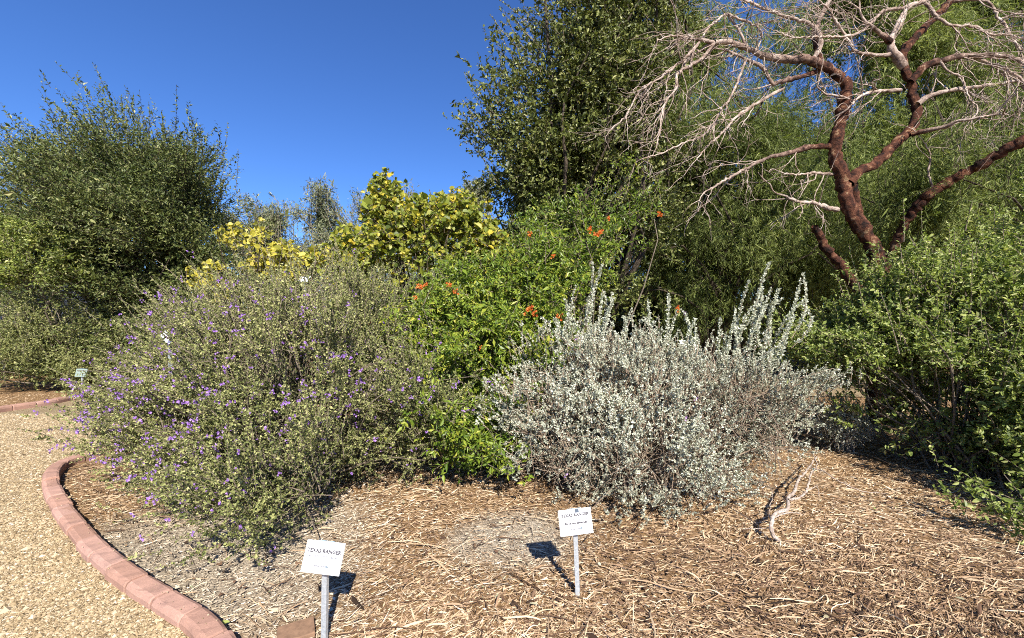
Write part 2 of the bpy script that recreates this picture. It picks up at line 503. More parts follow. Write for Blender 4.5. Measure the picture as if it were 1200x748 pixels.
# bark chunks and fallen leaves among the chips
p, d, nn, L, W, t, isg, rng = chips(900, 6.0, .045, .020, 26, .4)
p[:, 2] += .012
leaves(mb, p, d, nn, L, W, -.3, np.clip(t * .30, 0, 1), 0, True)
p, d, nn, L, W, t, isg, rng = chips(2600, 7.0, .026, .012, 27, .3)
p[:, 2] += .012
leaves(mb, p, nrm(d + rdir(rng, len(p)) * .3), nrm(nn + rdir(rng, len(p)) * .5), L, W, .3, t, 2, True)
# long shredded strips, curled
rng = np.random.default_rng(23)
p, d, nn, L, W, t, isg, rng = chips(3300, 6.5, .16, .004, 24, .45)
k = 6
s = np.linspace(0, 1, k)[None, :, None]
side = np.column_stack([-d[:, 1], d[:, 0], np.zeros(len(d))])
P = p[:, None] + d[:, None] * L[:, None, None] * s + side[:, None] * (L * rng.normal(0, .10, len(L)))[:, None, None] * s * s + side[:, None] * (L * rng.normal(0, .035, len(L)))[:, None, None] * np.sin(s * 6.3)
P[..., 2] = (p[:, 2] + .006)[:, None] + np.sin(s[..., 0] * math.pi) * rng.uniform(.0, .02, len(L))[:, None]
R = (rng.lognormal(math.log(.0024), .4, len(L)))[:, None] * np.array([.5, .9, 1, 1, .85, .4])[None]
tubes(mb, P, R, 3, np.where(rng.uniform(size=len(L)) < .3, .10, rng.uniform(.35, .95, len(L))))
tag(mb.build("mulch", [M_mulch, M_grey_chip, M_litter]), kind="stuff")

# ------------------------------------------------------------------ plants
def crown_points(rng, n, lobes, shell=(.6, 1.0), amp=.16, nfreq=1.6, seed=0, zmin=.03, gap=None, back=.45, pw=1.0, clump=None):
    """points in the outer shells of several ellipsoids (cx,cy,cz,rx,ry,rz[,weight]); returns points, outward normals.
    clump = (how many, sigma, how far they stick out): the points gather in boughs with dark gaps between them"""
    if clump:
        cn, sg, stick = clump
        C, N = crown_points(rng, cn, lobes, (shell[0] + .08, shell[1]), amp, nfreq, seed, zmin, gap, back, .6)
        C = C + N * (rng.normal(0, stick, cn) + stick * .3)[:, None]
        big = rng.lognormal(0, .35, cn)
        k = rng.choice(cn, n, p=big / big.sum())
        off = np.clip(rng.normal(0, 1, (n, 3)), -1.9, 1.9) * np.array([1, 1, .8]) * (sg * big[k] ** .4)[:, None]
        along = (off * N[k]).sum(1, keepdims=True)
        off = off + N[k] * along * .5
        p = C[k] + off
        o = nrm(N[k] * .8 + nrm(off + N[k] * sg * .6) * .7)
        ok = p[:, 2] > zmin
        return p[ok], o[ok]
    Lb = np.array([tuple(l) + (1.0,) * (7 - len(l)) for l in lobes], float)
    area = (Lb[:, 3] * Lb[:, 5] + Lb[:, 3] * Lb[:, 4] + Lb[:, 4] * Lb[:, 5]) * Lb[:, 6]
    nz, ng = Noise3(seed + 1, nfreq), Noise3(seed + 2, gap[0] if gap else 1.0)
    outP, outN, tot = [], [], 0
    while tot < n:
        m = int(n * 1.6) + 100
        k = rng.choice(len(Lb), m, p=area / area.sum())
        d = rdir(rng, m)
        keep = (d[:, 1] < .25) | (rng.uniform(size=m) < back)
        k, d = k[keep], d[keep]
        c, r = Lb[k, :3], Lb[k, 3:6]
        f = rng.uniform(0, 1, len(k)) ** pw
        rad = shell[0] + (shell[1] - shell[0]) * f
        s = c + d * r
        rad = rad * (1 + amp * nz(s))
        p = c + d * r * rad[:, None]
        keep = p[:, 2] > zmin
        for j in range(len(Lb)):
            e = (((p - Lb[j, :3]) / Lb[j, 3:6]) ** 2).sum(1)
            keep &= ~((e < (shell[0] * .72) ** 2) & (k != j))
        if gap: keep &= ng(p) > gap[1]
        outP.append(p[keep]); outN.append(nrm(d / r)[keep]); tot += keep.sum()
    return np.vstack(outP)[:n], np.vstack(outN)[:n]

def sprays(mb_leaf, mb_twig, rng, tips, out, L, bias=(0, 0, .4), a_out=.7, a_rand=.5, per=10, leaf=(.025, .012), lsig=.25, spread=.9,
           droop=0.0, twig_r=.0018, oval=False, fold=.25, tint=(.5, .22), face=(0, 0, 0), start=.12, curl=.25, twig_sides=3, tint_noise=None, twig_keep=1.0, lmat=0):
    n = len(tips)
    D = nrm(out * a_out + np.array(bias)[None] + rdir(rng, n) * a_rand)
    Lg = rng.lognormal(math.log(L), .3, n)
    C = rdir(rng, n) * (Lg * curl)[:, None]; C[:, 2] -= droop * Lg
    base = tips - D * Lg[:, None] - C
    s4 = np.linspace(0, 1, 5)
    P = base[:, None] + D[:, None] * (Lg[:, None] * s4[None])[..., None] + C[:, None] * (s4 ** 2)[None, :, None]
    if mb_twig is not None:
        kk = rng.uniform(size=n) < twig_keep
        tubes(mb_twig, P[kk], (np.array([1.5, 1.25, 1, .8, .45])[None] * twig_r * rng.uniform(.7, 1.4, n)[:, None])[kk], twig_sides, rng.uniform(0, 1, kk.sum()))
    t = np.clip(start + (1 - start) * (np.arange(per)[None] + rng.uniform(0, 1, (n, per))) / per, 0, 1)
    pos = base[:, None] + D[:, None] * (Lg[:, None] * t)[..., None] + C[:, None] * (t ** 2)[..., None]
    ax = nrm(D[:, None] + 2 * C[:, None] / Lg[:, None, None] * t[..., None])
    pos = pos.reshape(-1, 3); ax = ax.reshape(-1, 3); m = len(pos)
    ld = nrm(ax * .55 + rdir(rng, m) * spread + np.array([0, 0, -droop * .8])[None])
    ln = nrm(rdir(rng, m) + (np.array(face) + SUNV * .55)[None])
    sz = rng.lognormal(0, lsig, m)
    sz *= np.where(t.ravel() > .85, .75, 1)
    tt = rng.normal(tint[0], tint[1], m) + np.repeat(rng.normal(0, .08, n), per)
    if tint_noise is not None: tt = tt + tint_noise(pos)
    leaves(mb_leaf, pos, ld, ln, leaf[0] * sz, leaf[1] * sz, fold, np.clip(tt, 0, 1), lmat, oval)
    return P

def stems(mb, rng, bases, tips, r0, r1, k=7, wob=.12, tint=.5, rise=.35, sides=5):
    """curved stems from base points to tips"""
    n = len(tips); s = np.linspace(0, 1, k)[None, :, None]
    d = tips - bases; Ld = np.linalg.norm(d, axis=1)
    P = bases[:, None] + d[:, None] * s
    bend = np.zeros((n, 3)); bend[:, 2] = Ld * rise * .5
    P = P + bend[:, None] * (np.sin(s * math.pi)) + (rdir(rng, n) * (Ld * wob)[:, None])[:, None] * np.sin(s * math.pi) + (rdir(rng, n) * (Ld * wob * .4)[:, None])[:, None] * np.sin(s * math.pi * 3)
    R = np.asarray(r0).reshape(-1, 1) * (1 - s[..., 0]) + np.asarray(r1).reshape(-1, 1) * s[..., 0]
    tubes(mb, P, R * np.ones((n, 1)), sides, tint)

def stem_set(mb, rng, base_xy, spread, tips, count, r0, r1, **kw):
    idx = rng.choice(len(tips), min(count, len(tips)), replace=False)
    b = np.column_stack([base_xy[0] + rng.normal(0, spread, len(idx)), base_xy[1] + rng.normal(0, spread, len(idx)), np.full(len(idx), -.05)])
    stems(mb, rng, b, tips[idx], rng.uniform(.7, 1.3, len(idx)) * r0, r1, **kw)

V3 = lambda *a: np.array(a, float)

# ---- flowers: small five-petalled blossoms / trumpets
def blossom_mesh(name, rng, n, spread, size, mats, trumpet=False):
    mb = MB()
    c = rng.normal(0, spread, (n, 3))
    ax = nrm(rdir(rng, n) + V3(0, -.9, .35))
    for j in range(5):
        ref = nrm(np.cross(ax, V3(.3, .2, 1.0)[None])); r2 = np.cross(ax, ref)
        a = j * 2 * math.pi / 5
        pd = ref * math.cos(a) + r2 * math.sin(a)
        if trumpet:
            leaves(mb, c + ax * size * .1, nrm(ax * 1.5 + pd * .8), pd, np.full(n, size), np.full(n, size * .5), .2, np.clip(rng.normal(.5, .25, n), 0, 1))
        else:
            leaves(mb, c, nrm(pd + ax * .45), ax, np.full(n, size) * rng.uniform(.8, 1.2, n), np.full(n, size * .85), .15, np.clip(rng.normal(.5, .25, n), 0, 1))
    return mb.mesh(name, mats)

def place_part(name, me, parent, loc, rng, label=None, scale=1.0):
    o = bpy.data.objects.new(name, me); COL.objects.link(o)
    o.parent = parent
    o.matrix_parent_inverse = parent.matrix_basis.inverted()
    o.location = loc
    o.rotation_euler = (rng.uniform(-.4, .4), rng.uniform(-.4, .4), rng.uniform(-.5, .5)); o.scale = (scale,) * 3
    return o

# ================= purple-flowered ranger bush (the big one by the kerb)
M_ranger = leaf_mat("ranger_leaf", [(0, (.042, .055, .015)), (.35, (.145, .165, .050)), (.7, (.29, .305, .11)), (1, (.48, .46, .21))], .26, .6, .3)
M_purple = leaf_mat("purple_petal", [(0, (.17, .06, .32)), (.5, (.31, .16, .50)), (1, (.50, .34, .66))], .25, .6, .2, 1.0)
rng = np.random.default_rng(101)
root = thing("flowering_bush", (-2.35, 4.2, 0), "wide grey-green bush dotted with purple blossoms beside the red kerb", "bush")
lob = [(-2.4, 4.1, .95, 1.3, 1.1, .95, 1.3), (-1.72, 3.08, .48, .6, .58, .46), (-2.65, 3.5, .62, .62, .5, .5), (-3.35, 4.2, .85, .72, .7, .6), (-2.2, 4.5, 1.6, 1.1, .8, .6), (-1.0, 3.95, .9, .5, .55, .62),
       (-3.2, 4.6, 1.4, .62, .6, .5)]
LF, TW = MB(), MB()
tn = Noise3(55, 2.2)
tips, out = crown_points(rng, 10500, lob, (.72, 1.0), .16, 3.2, 11, gap=(4.5, -.95), clump=(330, .10, .10))
P = sprays(LF, TW, rng, tips, out, .21, (-.18, -.05, .5), .75, .32, 24, (.0195, .0125), .25, .95, 0, .0018, tint=(.55, .25), curl=.18, start=.06, tint_noise=lambda q: tn(q) * .10)
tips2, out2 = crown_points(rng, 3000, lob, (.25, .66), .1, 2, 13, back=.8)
sprays(LF, TW, rng, tips2, out2, .26, (-.1, 0, .5), .6, .5, 9, (.026, .014), .25, 1.0, 0, .0026, tint=(.30, .16))  # inner leaves tinted darker: shade of the gaps put into their colour
# long straight shoots on top and to the left
up = tips[(tips[:, 2] > 1.35)]
sel = rng.choice(len(up), 240, replace=False)
sh = up[sel] + np.column_stack([rng.uniform(-.30, .05, 240), rng.uniform(-.15, .1, 240), rng.uniform(.05, .30, 240)])
sprays(LF, TW, rng, sh, nrm(up[sel] - V3(-2.2, 4.3, .6)), .48, (-.25, 0, .55), .7, .25, 26, (.018, .008), .25, .8, 0, .0022, tint=(.62, .18), curl=.08)
lf = tips[(tips[:, 0] < -3.5) & (tips[:, 2] > .6)]
sel = rng.choice(len(lf), 60, replace=False)
sprays(LF, TW, rng, lf[sel] + V3(-.08, -.02, .05), nrm(lf[sel] - V3(-2.6, 4.3, .5)), .42, (-.3, 0, .25), .7, .25, 26, (.018, .008), .25, .8, 0, .002, tint=(.58, .18), curl=.08)
stem_set(TW, rng, (-2.3, 4.3), .22, tips, 260, .011, .003, rise=.15)
LF.build("leaves", M_ranger, root); TW.build("branches", M_twig_grey, root)
petals = [blossom_mesh("blossom", rng, 5, .016, .0135, M_purple) for _ in range(6)]
cand = (out[:, 1] < .35)
ct, co = tips[cand], out[cand]
wgt = np.exp(-((ct[:, 2] - 1.0) / .85) ** 2) * np.where(ct[:, 0] < -1.5, 1, .4)
sel = rng.choice(len(ct), 1150, replace=False, p=wgt / wgt.sum())
for i in sel[:100]:
    place_part("blossom", petals[rng.integers(6)], root, ct[i] + co[i] * .025 + V3(0, -.015, .01), rng, None, rng.uniform(.8, 1.25))
for (u, v, d) in ((388, 270 + 190, 3.35),):
    pass
FB = MB()
q = np.repeat(ct[sel[100:]] + co[sel[100:]] * .02 + V3(0, -.012, .01), 3, axis=0); q = q + rng.normal(0, .014, q.shape)
for j in range(5):
    a = rng.uniform(0, 6.28, len(q))
    leaves(FB, q, np.column_stack([np.cos(a), -.5 + 0 * a, np.sin(a)]), nrm(rdir(rng, len(q)) + V3(0, -1, .3)), np.full(len(q), .0125), np.full(len(q), .0115), .15, np.clip(rng.normal(.5, .25, len(q)), 0, 1))
fo = FB.build("small_blossoms", M_purple, root); fo["kind"] = "stuff"

# ================= silver bush
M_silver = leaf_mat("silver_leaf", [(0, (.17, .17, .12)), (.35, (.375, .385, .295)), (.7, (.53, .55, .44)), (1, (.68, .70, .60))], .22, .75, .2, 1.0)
rng = np.random.default_rng(202)
root = thing("silver_bush", (1.35, 4.15, 0), "rounded silvery white-leaved bush with upright shoots behind a garden label", "bush")
lob = [(1.3, 4.15, .68, 1.15, .9, .68, 1.3), (.45, 4.1, .75, .64, .65, .52), (2.15, 4.25, .78, .86, .75, .52), (2.6, 4.4, .5, .45, .4, .35, .5), (1.1, 3.65, .45, .7, .5, .45), (.85, 4.3, 1.15, .7, .5, .35), (1.9, 4.35, 1.0, .7, .5, .3)]
LF, TW = MB(), MB()
tns = Noise3(66, 3.5)
tips, out = crown_points(rng, 7600, lob, (.72, 1.0), .18, 3.6, 21, gap=(5.5, -1.0), clump=(300, .08, .075))
sprays(LF, TW, rng, tips, out, .15, (.02, 0, .5), .75, .45, 20, (.0185, .0135), .22, 1.0, 0, .0024, tint=(.52, .22), start=.3, curl=.25, tint_noise=lambda q: tns(q) * .16)
tb, ob = crown_points(rng, 3000, lob, (.5, .97), .15, 3, 28)
sprays(LF, TW, rng, tb, ob, .26, (0, 0, .3), .7, .6, 1, (.018, .012), .22, 1.0, 0, .0027, tint=(.4, .2), curl=.35)
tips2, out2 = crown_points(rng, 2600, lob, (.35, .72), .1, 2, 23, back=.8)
sprays(LF, TW, rng, tips2[:1500], out2[:1500], .22, (0, 0, .4), .6, .6, 5, (.022, .012), .25, 1.0, 0, .0026, tint=(.2, .15))  # inner fill in a low tint, deepening the shaded gaps by colour
# bare twigs low at the front
tips3, out3 = crown_points(rng, 420, [(1.25, 3.95, .35, 1.35, .95, .42)], (.85, 1.06), .1, 3, 25, back=.3)
lowm = tips3[:, 2] < .45
sprays(LF, TW, rng, tips3[lowm], out3[lowm], .30, (0, -.1, -.05), .7, .5, 2, (.016, .009), .25, 1.0, .1, .0026, tint=(.45, .2), curl=.35)
# upright wands, as in the photograph (tip pixel, foot pixel, depth)
wands = [((693, 306), (676, 400), 4.25), ((676, 335), (668, 400), 4.2), ((661, 352), (664, 410), 4.15), ((706, 338), (690, 400), 4.2), ((720, 352), (702, 410), 4.1), ((742, 362), (728, 420), 4.1), ((757, 352), (745, 420), 4.2),
         ((783, 346), (778, 420), 4.15), ((800, 366), (790, 425), 4.1), ((816, 375), (812, 425), 4.05), ((845, 372), (838, 430), 4.1), ((879, 328), (865, 420), 4.25), ((903, 309), (880, 400), 4.25), ((897, 350), (868, 385), 4.2), ((938, 326), (905, 410), 4.3),
         ((944, 353), (915, 385), 4.25), ((905, 388), (900, 430), 4.15), ((649, 372), (655, 420), 4.1), ((860, 378), (852, 425), 4.1), ((766, 378), (760, 425), 4.05), ((729, 372), (716, 430), 4.0), ((930, 372), (905, 420), 4.2), ((912, 340), (895, 410), 4.3)]
wl = [(px(*tp, d), px(*ft, d + .05), tp[1]) for tp, ft, d in wands]
for a, b, v0 in list(wl):                                    # side shoots
    for q in range(2 if v0 < 345 else 1):
        m = b + (a - b) * rng.uniform(.1, .6)
        wl.append((m + np.linalg.norm(a - b) * rng.uniform(.3, .55) * nrm((nrm((a - b)[None])[0] + rng.normal(0, .5, 3) * V3(1, .7, .3))[None])[0], m - (a - b) * .1, 400))
for a, b, v0 in wl:
    for q in range(1):
        off = rng.normal(0, .02, 3) * (q > 0) * 2
        a2, b2 = a + off, b + off * .5 + V3(0, 0, -.25)
        b2 = b2 + rng.normal(0, .04, 3); vec = a2 - b2; Lw = np.linalg.norm(vec)
        nl = int(Lw * 270)
        t = rng.uniform(.12, 1, nl); bend = rdir(rng, 1)[0] * .10
        pos = b2 + vec * t[:, None] + bend * np.sin(t * 3)[:, None]
        leaves(LF, pos, nrm(nrm(vec) * .75 + rdir(rng, nl) * .9), rdir(rng, nl), rng.lognormal(math.log(.034), .22, nl) * (1.1 - .45 * t), rng.lognormal(math.log(.018), .2, nl), .25, np.clip(rng.normal(.6, .2, nl), 0, 1))
        s = np.linspace(0, 1, 6)
        tubes(TW, (b2 + vec * s[:, None] + bend * np.sin(s * 3)[:, None])[None], np.linspace(.004, .0018, 6)[None], 4)
stem_set(TW, rng, (1.3, 4.2), .18, tips, 170, .010, .003, rise=.1)
LF.build("leaves", M_silver, root); TW.build("branches", M_twig_brown, root)
pk = blossom_mesh("blossom", rng, 4, .012, .011, leaf_mat("pink_petal", [(0, (.35, .16, .45)), (1, (.62, .45, .70))], .2, .6, .2, 1.0))
for (u, v, d) in ((803, 366, 4.1), (676, 396, 3.75), (804, 490, 3.4), (816, 467, 3.42), (664, 556, 3.15)):
    place_part("blossom", pk, root, px(u, v, d), rng)

# small silvery sprout to the right of it
root = thing("silver_sprout", (4.05, 5.0, 0), "small sparse silvery sprout at the foot of the leafy green bush", "bush")
rng = np.random.default_rng(205); LF, TW = MB(), MB()
tips, out = crown_points(rng, 330, [(3.95, 5.0, .42, .55, .35, .42)], (.5, 1.0), .2, 3, 27)
sprays(LF, TW, rng, tips, out, .2, (-.1, 0, .5), .7, .5, 14, (.024, .013), .22, 1.0, 0, .002, tint=(.42, .22), start=.3)
stem_set(TW, rng, (4.05, 5.0), .06, tips, 25, .008, .003)
LF.build("leaves", M_silver, root); TW.build("branches", M_twig_pale, root)

# ================= bright green trumpet bush with orange flowers
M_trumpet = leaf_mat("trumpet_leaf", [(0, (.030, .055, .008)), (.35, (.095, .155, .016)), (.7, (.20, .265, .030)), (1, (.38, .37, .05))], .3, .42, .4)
M_orange = leaf_mat("orange_petal", [(0, (.45, .07, .02)), (.5, (.68, .19, .04)), (1, (.78, .36, .10))], .25, .5, .3, 1.0)
rng = np.random.default_rng(303)
root = thing("trumpet_bush", (-.1, 4.8, 0), "tall bright green bush with orange trumpet flowers between purple and silver bushes", "bush")
lob = [(-.45, 4.15, .45, .48, .5, .55), (-.6, 4.75, 1.25, .8, .6, .75, 1.2), (0.05, 5.0, 1.8, .75, .6, .62), (.75, 5.25, 2.4, .52, .5, .55), (1.4, 5.35, 2.95, .3, .3, .22, .35), (.15, 4.7, .95, .5, .5, .6), (-.85, 5.0, 1.6, .55, .5, .45), (.45, 5.2, 1.6, .5, .5, .6)]
LF, TW = MB(), MB()
tn3 = Noise3(77, 1.4)
tips, out = crown_points(rng, 6000, lob, (.66, 1.0), .18, 3.0, 31, gap=(3.6, -.9), clump=(230, .12, .08))
sprays(LF, TW, rng, tips, out, .2, (0, -.05, .25), .7, .6, 11, (.055, .019), .28, .95, .12, .002, tint=(.52, .2), face=(0, -.4, .5), tint_noise=lambda q: tn3(q) * .12, twig_keep=.5)
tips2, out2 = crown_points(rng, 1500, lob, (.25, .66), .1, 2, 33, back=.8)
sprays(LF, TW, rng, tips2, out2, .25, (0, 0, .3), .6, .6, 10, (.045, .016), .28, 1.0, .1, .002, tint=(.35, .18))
# fresh sprays reaching over the oak at the upper right
for (u, v) in ((712, 208), (735, 192), (748, 205), (770, 215), (722, 232), (755, 238), (700, 226), (690, 240), (738, 222), (768, 244), (742, 185)):
    t0 = px(u, v, 5.2 + rng.uniform(-.1, .3))
    sprays(LF, TW, rng, np.repeat(t0[None], 9, 0) + rng.normal(0, .06, (9, 3)), np.repeat(V3(.4, -.2, .5)[None], 9, 0), .22, (.2, 0, .4), .6, .5, 10, (.042, .015), .25, .9, .1, .002, tint=(.6, .2))
stem_set(TW, rng, (-.1, 4.85), .22, tips, 120, .011, .003, rise=.2)
stem_set(TW, rng, (.6, 5.3), .1, tips[tips[:, 2] > 2.4], 26, .012, .004, rise=.1)
LF.build("leaves", M_trumpet, root); TW.build("branches", M_twig_grey, root)
tr = [blossom_mesh("trumpet_flower", rng, 7, .019, .034, M_orange, True) for _ in range(3)]
for (u, v, d, s) in ((492, 339, 4.15, 1.0), (498, 335, 4.2, .8), (527, 336, 4.2, .8), (620, 363, 4.35, 1.2), (626, 367, 4.35, .8), (656, 371, 4.4, .9), (622, 276, 4.5, .8), (648, 300, 4.55, .7), (691, 269, 4.6, .9), (703, 273, 4.6, 1.1), (698, 277, 4.6, .8), (713, 256, 4.7, .7),
                     (773, 253, 4.9, .9), (794, 361, 4.3, .7), (433, 380, 4.3, .6), (488, 350, 4.1, .6), (534, 342, 4.15, .7), (563, 407, 4.1, .45)):
    place_part("trumpet_flower", tr[rng.integers(3)], root, px(u, v, d - .1), rng, None, s)

# ================= redbuds
M_redbud = leaf_mat("redbud_leaf", [(0, (.075, .105, .018)), (.4, (.20, .235, .035)), (.75, (.36, .34, .05)), (1, (.55, .42, .05))], .35, .5, .35, 1.4)
M_yellow = leaf_mat("yellow_leaf", [(0, (.14, .15, .025)), (.35, (.33, .31, .045)), (.8, (.54, .46, .07)), (1, (.66, .55, .15))], .35, .5, .35, 1.3)
def redbud(name, label, seed, base, lob, nt, mat, leafsize, per=7, dens=.8):
    rng = np.random.default_rng(seed)
    root = thing(name, (base[0], base[1], 0), label, "tree")
    LF, TW = MB(), MB()
    tips, out = crown_points(rng, nt, lob, (.35, 1.0), .22, 2.5, seed, zmin=.8, back=.7)
    sprays(LF, TW, rng, tips, out, .3, (0, 0, .5), .6, .5, per, (leafsize, leafsize * .85), .3, .9, .35, .0035, oval=True, fold=.26, tint=(.5, .24), face=(0, -.7, .5), twig_sides=4)
    TR = MB()
    stem_set(TR, rng, base, .08, tips, 42, .022, .005, rise=.12, wob=.07, sides=6)
    LF.build("leaves", mat, root); TW.build("twigs", M_twig_grey, root); TR.build("trunk", M_bark_dark, root)
    return root
redbud("redbud_tree", "small tree of yellow-green heart-shaped leaves against the sky, above the purple-flowered bush", 404, (-1.5, 6.8),
       [(-2.0, 6.5, 3.45, .50, .45, .68, 1.2), (-.9, 6.4, 3.25, .72, .5, .50, 1.3), (-1.5, 6.4, 2.85, 1.15, .6, .62, 1.3), (-1.5, 6.5, 3.3, .5, .4, .4, .8), (-2.4, 6.2, 2.5, .55, .5, .5), (-.4, 6.4, 2.7, .45, .4, .5)], 1300, M_redbud, .066)
redbud("yellow_redbud", "sparse small tree of clear yellow leaves beside the dark rounded tree", 405, (-3.9, 6.6),
       [(-4.1, 6.3, 2.85, .42, .4, .33), (-3.45, 6.2, 2.6, .40, .35, .33), (-4.55, 6.2, 2.25, .35, .35, .28), (-4.3, 6.1, 1.95, .4, .35, .25), (-3.75, 6.1, 2.35, .45, .35, .3), (-3.2, 6.1, 2.3, .4, .3, .33), (-2.9, 6.1, 2.5, .35, .3, .3)], 270, M_yellow, .060)

# ================= leafy green bush on the right
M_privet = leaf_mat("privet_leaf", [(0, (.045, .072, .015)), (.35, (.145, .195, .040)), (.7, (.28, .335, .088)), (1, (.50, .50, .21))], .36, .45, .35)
rng = np.random.default_rng(505)
root = thing("leafy_bush", (4.9, 4.3, 0), "large fresh green bush of oval leaves with slender upright stems, dense to the ground", "bush")
lob = [(5.2, 4.4, 1.2, 1.5, 1.3, 1.0, 1.3), (4.55, 4.75, 1.25, .66, .8, .58), (5.75, 4.5, 2.15, 1.25, 1.0, .78), (3.75, 2.95, .2, .42, .28, .22, .7), (5.0, 3.9, .9, .62, .6, .58), (5.1, 3.45, .95, .75, .6, .72), (4.9, 4.6, 1.8, .7, .7, .5), (4.2, 4.7, 1.9, .42, .4, .40, .9), (3.72, 5.0, 1.4, .34, .4, .26), (4.1, 5.0, 1.1, .4, .4, .35),
       (5.0, 4.25, .42, .75, .7, .42), (5.0, 3.4, .42, .85, .55, .42)]
LF, TW = MB(), MB()
tips, out = crown_points(rng, 8600, lob, (.68, 1.0), .17, 2.6, 41, gap=(3.2, -.85), zmin=.05, clump=(300, .13, .10))
sprays(LF, TW, rng, tips, out, .22, (-.1, -.05, .35), .7, .55, 13, (.037, .0185), .26, .9, .05, .0018, oval=True, fold=.2, tint=(.54, .23), face=(0, -.4, .5), twig_keep=.7)
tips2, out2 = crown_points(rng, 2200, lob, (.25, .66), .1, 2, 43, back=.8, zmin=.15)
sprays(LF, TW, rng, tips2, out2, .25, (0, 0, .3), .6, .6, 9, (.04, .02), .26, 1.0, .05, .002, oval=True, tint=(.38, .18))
ups = tips[tips[:, 2] > 1.3]
sel = rng.choice(len(ups), 230, replace=False)
sprays(LF, TW, rng, ups[sel] + np.column_stack([rng.normal(0, .08, 230), rng.normal(0, .08, 230), rng.uniform(.0, .45, 230)]), nrm(ups[sel] - V3(4.9, 4.4, .8)), .55, (-.05, 0, 1.0), .35, .2, 22, (.034, .016), .25, .9, 0, .0042, oval=True, tint=(.58, .22), curl=.08)
lw = tips[(tips[:, 2] < .8) & (tips[:, 1] < 4.8)]
sel = rng.choice(len(lw), 90, replace=len(lw) < 90)
sprays(LF, TW, rng, lw[sel] + np.column_stack([rng.uniform(-.15, 0, 90), rng.uniform(-.12, 0, 90), rng.uniform(-.05, .1, 90)]), nrm(lw[sel] - V3(4.9, 4.4, .4)), .4, (-.3, -.2, .05), .6, .3, 15, (.034, .016), .25, .9, 0, .0022, oval=True, tint=(.5, .22), curl=.1)
stem_set(TW, rng, (5.0, 4.4), .22, tips[tips[:, 2] > .7], 110, .011, .003, rise=.15)
LF.build("leaves", M_privet, root); TW.build("branches", M_twig_grey, root)

# ================= holly oak behind
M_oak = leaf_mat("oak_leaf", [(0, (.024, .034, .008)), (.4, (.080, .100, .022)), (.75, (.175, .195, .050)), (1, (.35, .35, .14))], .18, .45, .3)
rng = np.random.default_rng(606)
root = thing("evergreen_oak", (1.4, 8.4, 0), "tall dense dark evergreen tree with small glossy leaves and spiky shoots on its sky side", "tree")
lob = [(.75, 8.3, 5.0, 1.45, 1.3, 1.5, 1.2), (1.75, 8.4, 6.9, 1.35, 1.3, 1.4), (.45, 8.1, 3.5, .95, .9, .9), (1.9, 8.5, 4.3, 1.4, 1.1, 1.5), (2.3, 8.6, 6.3, 1.2, 1.1, 1.3), (2.25, 8.5, 8.6, 1.4, 1.2, 1.2), (1.2, 8.2, 2.6, 1.1, .9, .9)]
LF, TW = MB(), MB()
tips, out = crown_points(rng, 14000, lob, (.7, 1.0), .18, 1.7, 51, gap=(2.2, -1.0), zmin=1.2, clump=(330, .24, .16))
sprays(LF, TW, rng, tips, out, .26, (-.12, 0, .3), .7, .55, 11, (.060, .032), .28, .95, .05, .003, oval=True, fold=.2, tint=(.5, .24), face=(0, -.2, .4), twig_keep=.4)
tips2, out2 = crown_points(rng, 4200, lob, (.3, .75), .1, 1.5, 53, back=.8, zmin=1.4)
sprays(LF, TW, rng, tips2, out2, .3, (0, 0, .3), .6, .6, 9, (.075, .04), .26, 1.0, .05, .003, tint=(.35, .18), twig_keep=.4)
for (u, v, n_, ln) in ((560, 2, 4, .9), (540, 86, 5, .7), (537, 125, 5, .6), (580, 22, 4, .8), (600, 12, 4, .7), (620, -10, 6, .7), (548, 150, 7, .5), (575, 60, 5, .7)):
    t0 = px(u, v, 8.0)
    tp = t0[None] + np.column_stack([rng.uniform(0, .35, n_), rng.normal(0, .25, n_), rng.uniform(-.4, .05, n_)])
    sprays(LF, TW, rng, tp, np.repeat(V3(-.7, -.1, .6)[None], n_, 0), ln, (-.3, 0, .4), .5, .18, 40, (.042, .019), .25, .8, 0, .004, oval=True, tint=(.58, .22), curl=.12)
TR = MB()
stems(TR, rng, np.array([[1.4, 8.5, -.1]] * 3) + rng.normal(0, .06, (3, 3)), np.array([[.9, 8.4, 5.2], [1.6, 8.5, 7.5], [2.3, 8.6, 5.5]]), np.array([.16, .17, .13]), np.array([.05, .05, .05]), k=9, rise=.0, wob=.05, sides=8)
BR = MB()
stem_set(BR, rng, (1.45, 8.5), .1, tips[tips[:, 2] > 2.5], 70, .05, .008, rise=.2, sides=5)
LF.build("leaves", M_oak, root); TW.build("twigs", M_twig_grey, root); TR.build("trunk", M_bark_dark, root, True); BR.build("branches", M_bark_dark, root)

